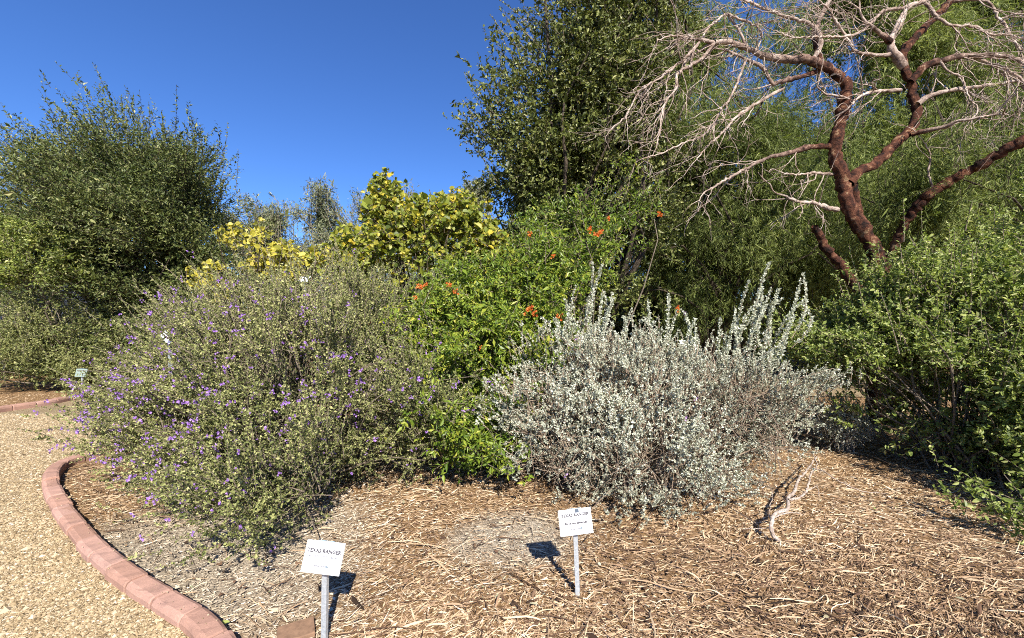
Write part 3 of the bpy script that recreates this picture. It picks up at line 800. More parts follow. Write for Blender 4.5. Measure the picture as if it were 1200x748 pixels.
# olive-brown shrub under the oak
M_olive = leaf_mat("olive_leaf", [(0, (.045, .045, .018)), (.4, (.115, .115, .042)), (.8, (.20, .19, .07)), (1, (.34, .28, .11))], .2, .5, .35)
def shrub(name, label, seed, base, lob, n, L, per, leaf, mat, cat="shrub", oval=False, group=None, bias=(0, 0, .35), gap=(2.5, -.9), inner=.25, tint=(.5, .22), stemn=40, zmin=.05, stem_mat=None, amp=.18, rnd=.55):
    rng = np.random.default_rng(seed)
    root = thing(name, (base[0], base[1], 0), label, cat, group)
    LF, TW = MB(), MB()
    rr = np.mean([l[3] for l in lob])
    tips, out = crown_points(rng, n, lob, (.66, 1.0), amp, 2.2, seed, gap=gap, zmin=zmin, clump=(max(30, n // 32), rr * .13, rr * .09))
    sprays(LF, TW, rng, tips, out, L, bias, .7, rnd, per, leaf, .26, .95, .05, leaf[0] * .05, oval=oval, tint=tint, twig_keep=.6)
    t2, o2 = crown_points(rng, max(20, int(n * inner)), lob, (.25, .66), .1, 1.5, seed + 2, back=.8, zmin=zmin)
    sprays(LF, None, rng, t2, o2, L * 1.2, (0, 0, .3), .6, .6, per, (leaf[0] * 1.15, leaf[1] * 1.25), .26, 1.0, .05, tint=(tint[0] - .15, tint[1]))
    stem_set(TW, rng, base, .15, tips, stemn, .016, .005, rise=.15)
    LF.build("leaves", mat, root); TW.build("branches", stem_mat or M_twig_grey, root)
    return root
shrub("olive_shrub", "brownish olive shrub behind the orange flowers, under the dark evergreen tree", 611, (-.1, 6.9), [(-.1, 6.9, 1.9, .95, .6, 1.05), (.5, 7.0, 2.3, .7, .5, .7), (.0, 6.9, .9, .9, .6, .8)], 1500, .22, 12, (.04, .02), M_olive)

# ================= big rounded dark tree at the left
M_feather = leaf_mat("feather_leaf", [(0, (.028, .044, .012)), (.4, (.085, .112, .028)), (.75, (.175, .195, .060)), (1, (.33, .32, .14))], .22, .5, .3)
rng = np.random.default_rng(707)
root = thing("rounded_tree", (-9.5, 10.6, 0), "big rounded dark green tree with thin shoots radiating into the blue sky", "tree")
lob = [(-9.6, 10.4, 4.0, 2.3, 1.9, 2.2, 1.3), (-8.2, 10.3, 3.4, 1.6, 1.4, 1.9), (-10.8, 10.5, 4.1, 1.4, 1.4, 1.7), (-9.4, 10.4, 5.3, 1.7, 1.3, 1.1), (-7.6, 10.3, 2.2, 1.2, 1.1, 1.5), (-8.9, 10.3, 1.9, 1.5, 1.2, 1.4)]
LF, TW = MB(), MB()
tips, out = crown_points(rng, 13000, lob, (.68, 1.0), .2, 1.5, 61, gap=(1.7, -1.05), zmin=.6, clump=(270, .27, .30))
tnr = Noise3(71, 1.6)
sprays(LF, TW, rng, tips, out, .55, (-.05, 0, .25), .95, .28, 14, (.066, .026), .28, .7, 0, .003, tint_noise=lambda q: tnr(q) * .14, tint=(.5, .24), twig_keep=.5, curl=.18)
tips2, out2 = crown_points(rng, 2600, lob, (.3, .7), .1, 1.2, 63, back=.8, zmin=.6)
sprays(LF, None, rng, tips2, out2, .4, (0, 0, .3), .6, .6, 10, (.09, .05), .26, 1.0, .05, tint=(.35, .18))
upm = np.where((out[:, 2] > .1) & (tips[:, 2] > 3.2))[0]
sel = rng.choice(upm, 300, replace=False)
od = nrm(tips[sel] - V3(-9.0, 10.4, 3.4) + V3(-.5, 0, 0))
sprays(LF, TW, rng, tips[sel] + od * rng.uniform(.1, .8, (300, 1)), od, 1.15, (-.1, 0, .25), 1.0, .25, 36, (.068, .028), .28, .85, 0, .004, tint=(.52, .22), curl=.15, start=.0)
TR = MB(); stem_set(TR, rng, (-9.4, 10.7), .12, tips2, 60, .05, .01, rise=.12, sides=6)
LF.build("leaves", M_feather, root); TW.build("twigs", M_bark_dark, root); TR.build("branches", M_bark_dark, root)
# neighbours of it
M_lime = leaf_mat("lime_leaf", [(0, (.08, .12, .025)), (.4, (.20, .25, .05)), (.8, (.33, .36, .09)), (1, (.46, .44, .16))], .3, .45, .4)
shrub("lime_shrub", "yellow-green shrub catching the sun at the edge of the rounded tree", 721, (-10.7, 9.9), [(-10.0, 8.6, 3.25, .80, .5, .62), (-10.6, 8.7, 2.75, .7, .5, .5), (-9.6, 8.6, 2.7, .4, .4, .3), (-11.3, 8.7, 3.3, .7, .5, .7)], 1500, .3, 13, (.055, .028), M_lime, zmin=1.9, stemn=14)
shrub("dark_tree", "dark tree cut off by the picture edge beyond the rounded tree", 722, (-14.6, 11.5), [(-14.6, 11.5, 4.2, 1.6, 1.2, 1.9), (-14.5, 11.4, 2.4, 1.6, 1.2, 1.6)], 2000, .4, 12, (.055, .024), M_feather, cat="tree", stemn=30)
shrub("low_shrub", "low olive-green shrub behind the far kerb below the rounded tree", 723, (-10.0, 9.7), [(-10.4, 9.6, 1.1, 1.5, 1.0, .95), (-9.2, 9.8, 1.05, .95, .9, .95), (-11.6, 9.2, 1.0, 1.1, .9, 1.0), (-10.3, 9.0, .55, 1.2, .6, .55)], 3800, .28, 16, (.038, .021), M_ranger, tint=(.52, .24), zmin=.12)

# ================= feathery weeping trees behind the dead tree
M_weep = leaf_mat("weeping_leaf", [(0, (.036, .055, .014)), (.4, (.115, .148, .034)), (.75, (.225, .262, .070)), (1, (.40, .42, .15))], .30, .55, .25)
def weeping(name, label, seed, base, lob, n, top, L=.7, per=34, leaf=(.115, .0135), gap=(1.3, -1.1), zmin=.4, trunk_r=.16, tint=(.5, .2), inner=.22):
    rng = np.random.default_rng(seed)
    root = thing(name, (base[0], base[1], 0), label, "tree", None)
    LF, TW = MB(), MB()
    tn = Noise3(seed + 9, .9)
    tips, out = crown_points(rng, n, lob, (.5, 1.0), .2, 1.1, seed, gap=gap, zmin=zmin, back=.6, clump=(n // 48, .36, .38))
    sprays(LF, TW, rng, tips, out, L, (0, -.05, -.25), .5, .48, per, leaf, .3, .7, .4, .003, tint=tint, curl=.2, twig_keep=.35, tint_noise=lambda q: tn(q) * .12)
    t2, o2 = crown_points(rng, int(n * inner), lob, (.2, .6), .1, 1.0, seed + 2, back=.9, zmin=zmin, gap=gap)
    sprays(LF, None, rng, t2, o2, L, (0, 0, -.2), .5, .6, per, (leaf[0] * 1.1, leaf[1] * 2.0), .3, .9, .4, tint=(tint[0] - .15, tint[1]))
    TR, BR = MB(), MB()
    stems(TR, rng, np.array([[base[0], base[1], -.1]] * 2) + rng.normal(0, .08, (2, 3)) * V3(1, 1, 0), np.array([top, (np.array(top) + np.array(lob[0][:3])) / 2]), np.array([trunk_r, trunk_r * .8]), np.array([.04, .04]), k=9, rise=.0, wob=.06, sides=8)
    stem_set(BR, rng, base, .1, tips[tips[:, 2] > 2.2], 60, trunk_r * .35, .012, rise=.3, sides=5)
    LF.build("leaves", M_weep, root); TW.build("twigs", M_bark_dark, root); TR.build("trunk", M_bark_dark, root, True); BR.build("branches", M_bark_dark, root)
    return root
weeping("weeping_tree", "feathery olive-green tree hanging low between the dark evergreen and the dead trunk", 801, (5.4, 11.0),
        [(4.3, 10.3, 5.2, 1.6, 1.3, 1.7), (5.2, 10.2, 3.6, 2.0, 1.2, 1.6, 1.2), (3.6, 10.5, 7.6, 1.2, 1.1, 1.5), (4.9, 10.7, 8.3, 1.3, 1.1, 1.1), (6.4, 10.7, 6.0, 1.1, 1.0, 1.0, .6), (6.6, 10.6, 4.3, 1.6, 1.2, 1.7), (3.6, 10.2, 3.0, 1.1, 1.0, 1.1), (7.3, 10.5, 2.9, 1.3, 1.0, 1.2), (4.6, 10.3, 2.0, 1.7, 1.0, 1.0), (8.4, 10.6, 3.3, 1.2, .9, 1.2)], 8600, (4.5, 10.8, 7.5))
weeping("weeping_tree", "tall feathery tree filling the sky behind the reddish dead trunk", 802, (11.5, 13.2),
        [(10.2, 12.8, 6.2, 2.2, 1.6, 2.0, 1.2), (13.0, 12.8, 5.6, 2.4, 1.6, 2.2, 1.2), (9.2, 12.9, 3.8, 2.0, 1.4, 1.8), (12.4, 12.9, 9.6, 2.2, 1.4, 1.7), (15.4, 13.0, 8.3, 2.0, 1.5, 1.9), (9.9, 12.9, 9.9, 1.5, 1.2, 1.2, .6), (15.8, 12.8, 5.0, 2.0, 1.4, 2.0), (12.5, 12.8, 3.0, 2.6, 1.4, 1.8), (15.0, 13.0, 11.2, 1.8, 1.2, 1.2), (9.8, 12.9, 2.4, 2.2, 1.2, 1.4), (15.5, 12.9, 2.6, 2.6, 1.3, 1.8), (11.0, 13.0, 11.4, 2.0, 1.2, 1.2), (13.5, 13.0, 11.8, 2.0, 1.2, 1.2), (13.9, 13.0, 7.8, 1.5, 1.2, 1.4)], 14000, (12.3, 13.2, 9.5), L=.85, leaf=(.145, .0175), gap=(1.2, -.95))
weeping("weeping_tree", "feathery tree behind the leafy bush with a thin haze of fine leaves", 803, (11.2, 8.6),
        [(10.4, 8.6, 3.6, 1.6, 1.2, 1.4), (9.3, 8.6, 2.8, 1.4, 1.0, 1.4), (11.6, 8.7, 5.0, 1.5, 1.2, 1.1), (12.0, 8.4, 2.6, 1.5, 1.1, 1.5), (8.6, 7.9, 3.1, .9, .6, .8), (7.15, 7.1, 3.35, .75, .45, .62)], 5400, (11.3, 8.7, 4.9), leaf=(.095, .0115))

# distant grey-green trees that close the view
M_far = leaf_mat("distant_leaf", [(0, (.10, .12, .06)), (.5, (.21, .23, .13)), (1, (.34, .34, .22))], .2, .6, .2)
FARS = [("slender grey-green tree beyond the yellow leaves, its top against the sky", (-8.6, 18.5), [(-11.0, 18.5, 5.2, 1.7, 1.2, 1.8), (-8.6, 18.6, 5.8, 1.3, 1.1, 2.2), (-9.3, 18.4, 3.4, 2.8, 1.3, 2.4), (-7.3, 18.4, 5.0, 1.2, 1.1, 2.0)]),
        ("hazy tree low on the skyline between the redbud and the pale tree tops", (-5.6, 20), [(-7.0, 20, 5.2, 1.9, 1.2, 2.4), (-4.4, 20.3, 5.0, 1.9, 1.2, 2.6), (-6.2, 20, 2.6, 2.4, 1.2, 2.4)]),
        ("pale thin tree just showing beside the dark evergreen's sky edge", (-1.6, 17.5), [(-1.7, 17.5, 5.2, .9, .9, 2.2), (-1.0, 17.6, 3.4, 1.6, 1.1, 2.4), (-2.6, 17.5, 2.6, 1.6, 1.1, 2.2)])]
for i, (lb, base, lob) in enumerate(FARS):
    shrub("distant_tree", lb, 820 + i, base, lob, 3000, .9, 16, (.15, .032), M_far, cat="tree", group="trees on the skyline", bias=(0, 0, .7), gap=(1.2, -.7), rnd=.4, stemn=25, amp=.25)
HED = [("deep green shrub in shade beyond the far side of the path", (2.2, 15.0), [(2.2, 15, 1.5, 2.6, 1.2, 1.7)]),
       ("rounded shrub in deep shade seen between the silvery shoots", (4.9, 14.4), [(4.9, 14.4, 1.5, 1.8, 1.0, 1.6)]),
       ("dark shrub in the shade under the feathery tree", (7.4, 15.6), [(7.4, 15.6, 1.3, 3.0, 1.2, 1.5)]),
       ("dark shrub at the shaded end of the path behind the leafy bush", (13.0, 15.6), [(13.0, 15.6, 1.6, 3.0, 1.2, 1.8)]),
       ("wide dark shrub glimpsed under the redbud", (-3.6, 15.0), [(-3.6, 15, 1.3, 3.2, 1.2, 1.5)]),
       ("dark shrub behind the tree trunk at the picture edge", (19.0, 15.0), [(19.0, 15.0, 2.4, 3.0, 1.4, 2.6)])]
for i, (lb, base, lob) in enumerate(HED):
    shrub("background_shrub", lb, 840 + i, base, lob, 2000, .5, 12, (.12, .055), M_feather, group="shrubs beyond the path", gap=(1.2, -1.2))

# ================= the dead tree, limb by limb
rng = np.random.default_rng(909)
DB = 6.3
root = thing("dead_tree", tuple(px(1020, 345, DB)[:2]) + (0,), "bare dead tree with reddish forked trunk and tangled pale twigs", "tree")
def limb(uv, w0, w1, d0, d1, step=.045, jit=.006):
    """pixel polyline, widths in photo pixels, depth from d0 to d1 -> world points, radii"""
    uv = np.array(uv, float)
    s = np.concatenate([[0], np.cumsum(np.linalg.norm(np.diff(uv, axis=0), axis=1))]); s /= s[-1]
    d = d0 + (d1 - d0) * s
    P = np.array([px(u, v, dd) for (u, v), dd in zip(uv, d)])
    C = catmull(P, step)
    t = np.linspace(0, 1, len(C))
    C = C + rng.normal(0, jit, C.shape) * np.minimum(1, t * 4)[:, None] * (.3 + .7 * np.minimum(1, 6.0 / max(w0, 1)))
    R = (w0 + (w1 - w0) * t ** .8) / FPX * (d0 + (d1 - d0) * t) / 2
    return C, R * (1 + rng.normal(0, .06, len(R)))
TWIGS = []
_l1, _l2 = Noise3(91, 16), Noise3(92, 48)
LUMP = lambda q: .12 * _l1(q * V3(1, 1, .5)) + .12 * _l2(q * V3(1, 1, .35))
def tube_obj(name, C, R, mat, sides=10, t0=-.28, t1=-.08):
    mb = MB(); tubes(mb, C[None], R[None], sides, lump=LUMP, tint=np.linspace(t0, t1, len(C) - 1)[None]); mb.add(np.array([C[-1] + nrm((C[-1] - C[-2])[None])[0] * R[-1] * .3]), np.zeros((0, 3), int))
    o = mb.build(name, mat, root, True)
    me = o.data
    return o
def grow(p, d, L, r, depth, bias, out):
    """one wandering twig; children recurse"""
    n = max(3, int(L / .055)); P = [p]; D = d
    for i in range(n):
        D = nrm((D + rng.normal(0, .17, 3) + bias * .05)[None])[0]
        P.append(P[-1] + D * L / n)
        if depth > 0 and i > 1 and rng.uniform() < .26:
            grow(P[-1], nrm((D + rng.normal(0, .65, 3) + bias * .15)[None])[0], L * rng.uniform(.35, .7), r * .62, depth - 1, bias, out)
    out.append((np.array(P), r * np.linspace(.9, .35, len(P))))
A = limb([(1034, 352), (1031, 320), (1023, 288), (1007, 264), (993, 240), (988, 213), (979, 187), (979, 170), (984, 146), (991, 118), (993, 101), (986, 91)], 17.5, 11.5, DB, DB - .1, jit=.013)
tube_obj("trunk", *A, M_dead_wood, 20)
Bm = limb([(994, 215), (1007, 201), (1026, 192), (1042, 176), (1056, 162), (1070, 149), (1074, 132), (1071, 115), (1067, 96), (1060, 79), (1058, 63), (1075, 41), (1094, 22), (1113, 2), (1135, -26)], 11.5, 6, DB - .05, DB + .5, jit=.013)
tube_obj("branch", *Bm, M_dead_wood, 18)
limbs = [
    # (pixel path, w0, w1, d0, d1, red bark?, twig bias (x,y,z), twig count)
    ([(986, 92), (969, 79), (952, 72), (940, 69), (927, 70), (898, 66), (876, 57), (852, 49), (836, 50)], 12, 5, DB - .1, DB - .5, True, (-.5, 0, -.6), 9),
    ([(836, 52), (821, 70), (797, 84), (792, 94), (794, 102), (778, 123), (773, 154), (769, 173)], 4.4, 1.5, DB - .5, DB - .7, False, (-.3, 0, -.9), 10),
    ([(836, 50), (821, 47), (792, 42), (773, 46), (768, 52)], 4, 1.5, DB - .5, DB - .6, False, (-.6, 0, -.6), 5),
    ([(823, 45), (812, 58), (799, 72), (775, 90), (749, 108), (734, 135), (716, 152)], 3.4, 1.2, DB - .5, DB - .8, False, (-.7, 0, -.7), 9),
    ([(876, 57), (862, 30), (852, 17), (838, 26), (828, 36), (823, 45)], 3.4, 2.4, DB - .4, DB - .5, False, (-.6, 0, -.5), 5),
    ([(852, 17), (870, 24), (888, 32), (893, 45), (885, 62)], 3, 1.4, DB - .45, DB - .4, False, (0, 0, -.6), 5),
    ([(958, 84), (932, 92), (908, 98), (905, 99), (893, 79), (874, 70), (848, 58)], 6, 3, DB - .1, DB - .5, True, (-.5, 0, -.5), 7),
    ([(917, 104), (893, 118), (864, 136), (848, 154), (828, 173), (814, 190)], 4, 1.4, DB - .15, DB - .7, False, (-.6, 0, -.6), 7),
    ([(972, 172), (956, 172), (941, 174), (927, 179), (900, 185), (870, 200), (845, 214), (822, 228)], 7, 1.8, DB - .05, DB - .8, True, (-.6, 0, -.5), 8),
    ([(874, 70), (866, 92), (858, 110), (846, 128), (836, 146), (822, 160), (800, 168), (776, 180), (752, 186)], 3.2, 1.2, DB - .45, DB - .9, False, (-.6, 0, -.6), 9),
    ([(952, 72), (962, 50), (952, 30), (930, 22), (905, 14), (880, 4), (850, -8)], 6, 2, DB - .1, DB - .2, False, (-.4, 0, .1), 8),
    ([(962, 72), (955, 45), (962, 20), (975, -5)], 7, 4, DB - .1, DB + .2, True, (0, 0, .3), 5),
    ([(1060, 79), (1046, 60), (1044, 48), (1053, 29), (1060, 14), (1068, 6), (1082, 2), (1100, -8)], 9, 4, DB + .1, DB + .2, False, (.2, 0, .1), 7),
    ([(1044, 50), (1034, 40), (1024, 34), (1018, 28)], 6, 4, DB + .1, DB, True, (-.4, 0, .1), 3),
    ([(1042, 64), (1035, 65), (1005, 61), (993, 46), (983, 31), (972, 12), (960, 2)], 4.5, 1.8, DB + .1, DB - .2, False, (-.4, 0, .1), 9),
    ([(1082, 2), (1056, 10), (1034, 14), (1012, 36), (988, 43), (957, 43), (930, 44), (908, 36)], 4.5, 1.6, DB + .2, DB - .3, False, (-.5, 0, -.2), 9),
    ([(1055, 106), (1031, 107), (1012, 111), (1002, 118), (998, 123)], 4.5, 3, DB + .1, DB - .2, False, (-.4, 0, -.6), 7),
    ([(998, 118), (986, 113), (966, 110), (958, 100), (962, 86)], 3, 1.8, DB - .15, DB - .3, False, (-.4, 0, -.6), 6),
    ([(1067, 96), (1084, 78), (1108, 70), (1133, 65), (1157, 65), (1185, 67), (1200, 75), (1222, 92)], 9, 3, DB + .1, DB - .2, True, (.5, 0, -.5), 9),
    ([(1142, 67), (1161, 75), (1181, 83), (1200, 96), (1216, 118)], 4.5, 2, DB, DB - .3, False, (.3, 0, -.9), 22),
    ([(1076, 122), (1089, 113), (1113, 106), (1140, 103), (1166, 99), (1190, 95), (1215, 92)], 6, 2.6, DB + .1, DB - .2, False, (.4, 0, -.7), 10),
    ([(1068, 158), (1082, 154), (1096, 152), (1108, 148), (1118, 144)], 6, 4.5, DB + .05, DB - .3, True, (.3, 0, -.4), 1),
    ([(1082, 2), (1089, 8), (1097, 19), (1113, 29), (1140, 31), (1162, 41), (1181, 41), (1204, 46)], 4.2, 1.8, DB + .2, DB, False, (.4, 0, -.4), 9),
    ([(1113, 2), (1152, 0), (1169, 19), (1183, 39), (1196, 60)], 4, 1.8, DB + .45, DB + .1, False, (.3, 0, -.6), 7),
    ([(1100, 70), (1112, 84), (1128, 92), (1134, 112), (1146, 128), (1140, 140)], 2.6, 1.2, DB, DB - .2, False, (.2, 0, -.8), 7),
    ([(982, 246), (968, 243), (953, 238), (935, 236), (922, 230)], 5.5, 3, DB, DB - .3, False, (-.5, 0, -.4), 6),
    ([(980, 205), (955, 203), (935, 205), (915, 203)], 4, 1.6, DB, DB - .4, False, (-.5, 0, -.4), 6),
    ([(1092, 219), (1088, 200), (1090, 180), (1082, 165)], 2.4, 1.4, DB + .1, DB, False, (.1, 0, .3), 4),
]
for (uv, w0, w1, d0, d1, red, bias, cnt) in limbs:
    C, R = limb(uv, w0, w1, d0, d1)
    tube_obj("branch", C, R, M_dead_wood, 9, -.1 if red else .6, .8 if red else 1.1)
    bias = np.array(bias, float)
    for i in range(int(cnt * (1.8 if uv[0][1] < 110 else 1.1))):
        j = int(len(C) * rng.uniform(.2, .99)); j = min(j, len(C) - 2)
        d = nrm((C[j + 1] - C[j])[None])[0]
        grow(C[j], nrm((d * .7 + rng.normal(0, .6, 3) + bias * .6)[None])[0], rng.uniform(.3, .85), min(R[j] * .65, rng.uniform(.007, .012)), 2, bias, TWIGS)
    grow(C[-1], nrm((C[-1] - C[-3])[None])[0], .55, R[-1] * .9, 2, bias, TWIGS)
D1 = limb([(1036, 322), (1060, 262), (1092, 226), (1122, 208), (1141, 197), (1160, 187), (1178, 176), (1200, 165), (1225, 152)], 9, 12, DB + .9, DB - .65, jit=.014)
tube_obj("branch", *D1, M_dead_wood, 18)
E1 = limb([(1018, 352), (999, 331), (986, 312), (970, 294), (960, 277), (953, 266)], 12.5, 8, DB, DB - .3, jit=.013)
tube_obj("branch", *E1, M_dead_wood, 18)
F1 = limb([(1006, 262), (1004, 240), (1001, 222), (998, 205)], 12, 7, DB + .15, DB + .2, jit=.006)
tube_obj("branch", *F1, M_dead_wood, 8)
base_pt = px(1034, 352, DB)
C = np.array([[base_pt[0] + .1, DB + .05, -.1], [base_pt[0] + .06, DB + .02, .8], base_pt]); C = catmull(C, .1)
tube_obj("trunk", C, np.linspace(.20, .12, len(C)), M_dead_wood, 20)
C = catmull(np.array([[base_pt[0] - .02, DB + .05, -.1], [base_pt[0] - .1, DB, .9], px(1018, 352, DB)]), .1)
tube_obj("trunk", C, np.linspace(.14, .10, len(C)), M_dead_wood, 18)
mb = MB()
for P, R in TWIGS:
    tubes(mb, P[None], R[None], 4, rng.uniform(.6, 1.15))
mb.build("twigs", M_dead_wood, root, True)
print("dead twigs", len(TWIGS))

# ================= wall glimpsed at the left
def box(mb, c, s, rot=0, bev=.0, tint=.5, mat=0):
    c = np.array(c, float); s = np.array(s, float) / 2
    b = bmesh.new(); bmesh.ops.create_cube(b, size=1)
    for v in b.verts: v.co = (v.co.x * 2 * s[0], v.co.y * 2 * s[1], v.co.z * 2 * s[2])
    if bev: bmesh.ops.bevel(b, geom=b.edges[:], offset=bev, segments=2, affect='EDGES', profile=.6)
    b.verts.ensure_lookup_table()
    V = np.array([v.co[:] for v in b.verts])
    cs, sn = math.cos(rot), math.sin(rot)
    V = np.column_stack([V[:, 0] * cs - V[:, 1] * sn, V[:, 0] * sn + V[:, 1] * cs, V[:, 2]]) + c
    fs = {}
    for f in b.faces: fs.setdefault(len(f.verts), []).append([v.index for v in f.verts])
    n0 = True
    for k, fl in fs.items():
        if n0: mb.add(V, fl, tint, mat); base = mb.n - len(V); n0 = False
        else:
            mb.f.append(np.array(fl, np.int32) + base); mb.t.append(np.full(len(fl), tint, np.float32)); mb.m.append(np.full(len(fl), mat, np.int32))
    b.free()
M_wall = plain("slate_wall", (.045, .055, .085), .8, var=.25, scale=3)
M_cap = plain("slate_cap", (.09, .10, .13), .8, var=.2, scale=5)
root = thing("wall", (-15.5, 13.2, 0), "dark slate-blue wall glimpsed through the gap beneath the yellow-green shrub", "wall")
mb = MB(); box(mb, (-15.5, 13.2, 1.45), (9, .25, 3.1), bev=.01); mb.build("panel", M_wall, root)
mb = MB(); box(mb, (-15.5, 13.2, 3.06), (9.1, .35, .12), bev=.015); mb.build("coping", M_cap, root)

# ================= garden labels
def galv_mat():
    m, nt, b = new_mat("galvanised_steel")
    v = nt.nodes.new("ShaderNodeTexVoronoi"); v.inputs["Scale"].default_value = 120
    t = nt.nodes.new("ShaderNodeTexCoord"); nt.links.new(t.outputs["Object"], v.inputs["Vector"])
    r = ramp(nt, [(0, (.42, .46, .50)), (1, (.66, .70, .74))]); nt.links.new(v.outputs["Color"], r.inputs[0])
    nt.links.new(r.outputs[0], b.inputs["Base Color"]); b.inputs["Metallic"].default_value = .55; b.inputs["Roughness"].default_value = .45
    return m
M_galv = galv_mat()
M_plate = plain("white_plate", (.80, .81, .82), .35, var=.03, scale=9)
M_edge = plain("plate_edge", (.30, .40, .46), .35)
M_dark_box = plain("dark_box", (.06, .08, .11), .5)
M_ink = plain("ink", (.06, .055, .065), .6)
M_ink2 = plain("grey_ink", (.20, .20, .22), .6)
M_logo = plain("logo_ink", (.10, .16, .20), .6)
from mathutils import Matrix, Vector, Euler
def label_sign(loc, post_h, lean, pw, ph, tilt, lines, label, cat="sign", full=True, dig=.12, clip=False, pmat=None, roll=0.0):
    root = thing("plant_label", loc, label, cat, "plant name signs")
    root.rotation_euler = lean
    M = lambda o: setattr(o, "parent", root)
    # angle-iron stake: an L section
    mb = MB()
    w, t = .026, .003
    prof = np.array([[-w / 2, t], [-w / 2, 0], [w / 2 - t, 0], [w / 2 - t, w * .6], [w / 2, w * .6], [w / 2, -t], [-w / 2, -t]])[:6]
    prof = np.array([[-w / 2, -t], [w / 2, -t], [w / 2, w * .7], [w / 2 - t, w * .7], [w / 2 - t, 0], [-w / 2, 0]])
    zs = np.array([-dig, post_h])
    V = np.array([[[q[0], q[1], z] for q in prof] for z in zs]); k = 6
    idx = np.arange(2 * k).reshape(2, k)
    mb.add(V.reshape(-1, 3), np.stack([idx[0], np.roll(idx[0], -1), np.roll(idx[1], -1), idx[1]], -1)); mb.add(V[1], [list(range(k))])
    o = mb.build("stake", M_galv); o.parent = root
    # plate, tilted back
    mb = MB(); box(mb, (0, 0, 0), (pw, .006, ph), bev=.002)
    pl = mb.build("plate", pmat or M_plate); pl.parent = root
    pl.location = (0, -.014, post_h + ph * .30); pl.rotation_euler = (tilt, roll, 0)
    mb = MB(); box(mb, (0, .0045, 0), (pw * .99, .003, ph * .98)); box(mb, (0, -.0005, ph / 2 + .001), (pw * .42, .010, .004), bev=.001)
    o = mb.build("backing", M_edge); o.parent = pl
    if full:
        mb = MB(); box(mb, (0, .011, -ph * .18), (.05, .012, .05), bev=.002); o = mb.build("bracket", M_galv); o.parent = pl
    for (txt, size, y, mat, italic, sx) in lines:
        c = bpy.data.curves.new("lettering", 'FONT'); c.body = txt; c.size = size; c.align_x = 'CENTER'; c.align_y = 'CENTER'
        c.extrude = .0003; c.shear = .2 if italic else 0; c.offset = .0013 if mat is M_ink else .0008; c.space_character = 1.06
        c.resolution_u = 2
        c.materials.append(mat)
        tmp = bpy.data.objects.new("lettering", c); COL.objects.link(tmp)
        bpy.context.view_layer.update()
        lm = bpy.data.meshes.new_from_object(tmp.evaluated_get(bpy.context.evaluated_depsgraph_get()))
        bpy.data.objects.remove(tmp); bpy.data.curves.remove(c)
        to = bpy.data.objects.new("lettering", lm); COL.objects.link(to); to.parent = pl
        to.location = (0, -.0034, y); to.rotation_euler = (math.radians(90), 0, 0); to.scale = (sx, 1, 1)
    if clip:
        mb = MB(); box(mb, (pw * .07, -.005, ph * .43), (.022, .006, .020), bev=.002); o = mb.build("clip", M_dark_box); o.parent = pl  # small dark slate box near the top edge of the plate
    if full:
        lg = MB()
        leaves(lg, np.array([[.030, -.0036, -ph * .30]] * 3), np.array([[0, 0, 1.], [.7, 0, .7], [-.7, 0, .7]]), np.array([[0, -1., 0]] * 3), np.array([.016, .012, .012]), np.array([.007, .006, .006]), .05)
        o = lg.build("emblem", M_logo); o.parent = pl
    return root
b1 = gp(379, 752); pw1 = .20
label_sign((b1[0], b1[1], -.02), .415, (math.radians(2), math.radians(2.2), math.radians(-7)), .198, .140, math.radians(-24),
           [("TEXAS RANGER", .0235, .026, M_ink, False, 1.0), ("Leucophyllum frutescens", .0165, .004, M_ink2, True, .95), ("springs preserve", .012, -.037, M_ink2, False, .9), ("Plant label of the desert garden collection", .0062, -.060, M_ink2, False, .95)][:3],
           "white garden label on a steel stake in front of the purple-flowered bush")
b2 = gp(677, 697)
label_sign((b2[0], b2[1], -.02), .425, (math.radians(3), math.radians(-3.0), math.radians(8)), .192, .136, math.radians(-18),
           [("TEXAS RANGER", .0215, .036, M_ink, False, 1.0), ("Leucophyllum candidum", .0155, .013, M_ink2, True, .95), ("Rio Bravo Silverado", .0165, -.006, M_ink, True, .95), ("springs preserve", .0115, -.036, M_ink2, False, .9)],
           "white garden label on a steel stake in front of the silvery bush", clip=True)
# labels further back
p = px(801, 408, 5.4); 
label_sign((p[0], p[1], 0), float(p[2]) - .02, (0, math.radians(3), math.radians(14)), .23, .16, math.radians(-30), [], "white label plate half hidden behind the tips of the silvery bush", full=False)
p = px(203, 392, 3.58)
label_sign((p[0], 3.58, 0), float(p[2]) - .05, (0, math.radians(-3), math.radians(-25)), .15, .065, math.radians(-20), [], "bright white label plate poking out among the purple-flowered branches", full=False, roll=math.radians(38))
p = px(357, 327, 5.9)
label_sign((p[0], 5.9, 0), float(p[2]) - .04, (0, 0, math.radians(-15)), .17, .11, math.radians(-40), [], "white label plate between yellow leaves above the purple-flowered bush", full=False)
p = px(96, 437, 8.7)
label_sign((p[0], 8.7, 0), float(p[2]) - .05, (0, 0, math.radians(-5)), .26, .17, math.radians(-12), [], "grey-green label plate beside the low shrub behind the far kerb", full=False, pmat=plain("grey_plate", (.22, .28, .25), .5))
# thin white stake leaning behind the far kerb
mb = MB()
a, b = gp(74, 467) + V3(0, .1, .0), px(88, 453, 8.3)
C = np.linspace(0, 1, 4)[:, None] * (b - a)[None] + a
tubes(mb, C[None], np.full((1, 4), .016), 8)
mb.add(np.array([C[-1] + V3(0, 0, .004)] + [C[-1] + V3(math.cos(t), math.sin(t), 0) * .024 for t in np.arange(8) * math.pi / 4]), [[0, i + 1, (i + 1) % 8 + 1] for i in range(8)])
tag(mb.build("leaning_stake", plain("white_paint", (.78, .78, .76), .5), smooth=False), "thin white stake leaning in the mulch behind the far kerb", "stake")

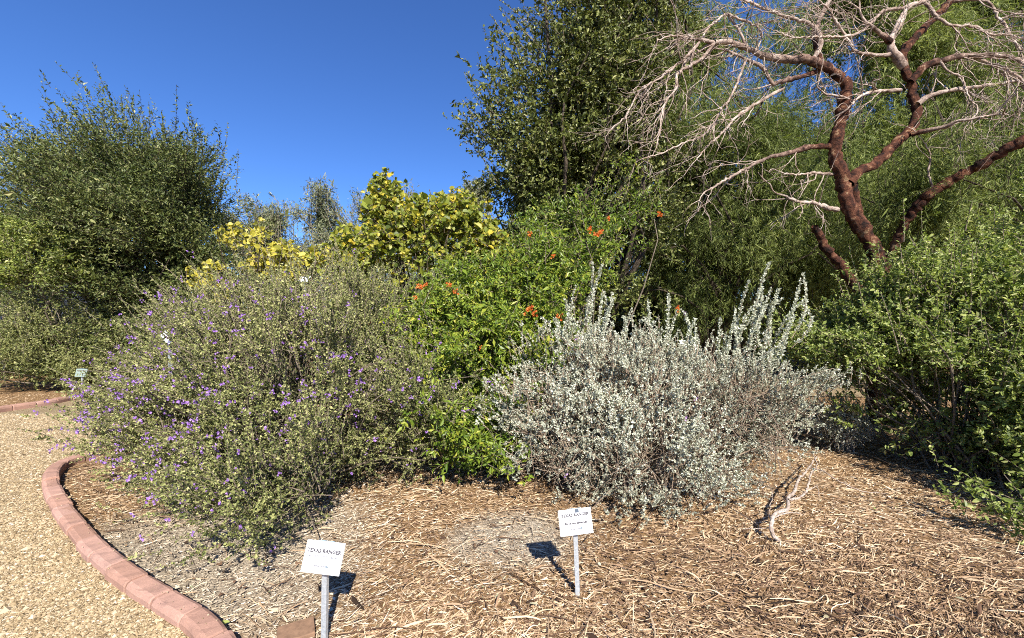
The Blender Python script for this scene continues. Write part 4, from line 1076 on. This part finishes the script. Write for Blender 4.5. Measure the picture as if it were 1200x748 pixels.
# ================= loose things on the ground
rng = np.random.default_rng(1001)
mb = MB()
def stick(pxs, r0, r1, zs):
    P = np.array([gp(u, v) + V3(0, 0, z) for (u, v), z in zip(pxs, zs)])
    # keep the picture position while lifted: move toward the camera along the ray
    P = np.array([px(u, v, (CAM_H - z) * FPX / (v - CY)) for (u, v), z in zip(pxs, zs)])
    C = catmull(P, .03); C += rng.normal(0, .003, C.shape)
    tubes(mb, C[None], np.linspace(r0, r1, len(C))[None], 7, 1.15)
stick([(913, 634), (905, 626), (904, 612), (911, 600), (922, 598), (924, 584), (931, 576), (936, 562), (947, 549), (957, 535)], .015, .006, [0, .05, .10, .13, .14, .16, .17, .16, .14, .12])
stick([(924, 586), (937, 583), (945, 575), (950, 556), (957, 545), (952, 530)], .009, .004, [.16, .16, .16, .16, .14, .12])
stick([(908, 606), (920, 602), (933, 601), (945, 604)], .006, .002, [.12, .13, .12, .1])
stick([(947, 549), (962, 551), (984, 564), (1010, 576), (1040, 578)], .006, .002, [.14, .16, .12, .06, .03])
stick([(907, 620), (893, 619), (866, 620)], .004, .002, [.05, .06, .03])
stick([(905, 615), (902, 600), (905, 580), (900, 565)], .004, .002, [.08, .1, .12, .12])
stick([(945, 575), (952, 572), (958, 570), (960, 585)], .005, .002, [.15, .14, .12, .05])
tag(mb.build("fallen_branch", bark_mat("bleached_wood", (.34, .25, .19), (.68, .58, .50), 18), smooth=True), "crooked bleached dead branch lying on the mulch between silvery and leafy bushes", "branch")
mb = MB()
c = gp(347, 742)
box(mb, (c[0], c[1], .004), (.17, .13, .03), rot=.5, bev=.005)
tag(mb.build("wood_block", plain("weathered_wood", (.21, .125, .075), .8, var=.3, scale=30)), "flat brown piece of wood half buried beside the front label's stake", "wood")
mb = MB()
c = gp(263, 734)
leaves(mb, np.array([c + V3(-.03, 0, .012)]), np.array([[1., .15, .12]]), np.array([[0, -.2, 1.]]), np.array([.055]), np.array([.026]), .15, np.array([.75]), oval=True)
tag(mb.build("fallen_leaf", M_privet), "single green leaf fallen on the bare soil next to the kerb", "leaf")
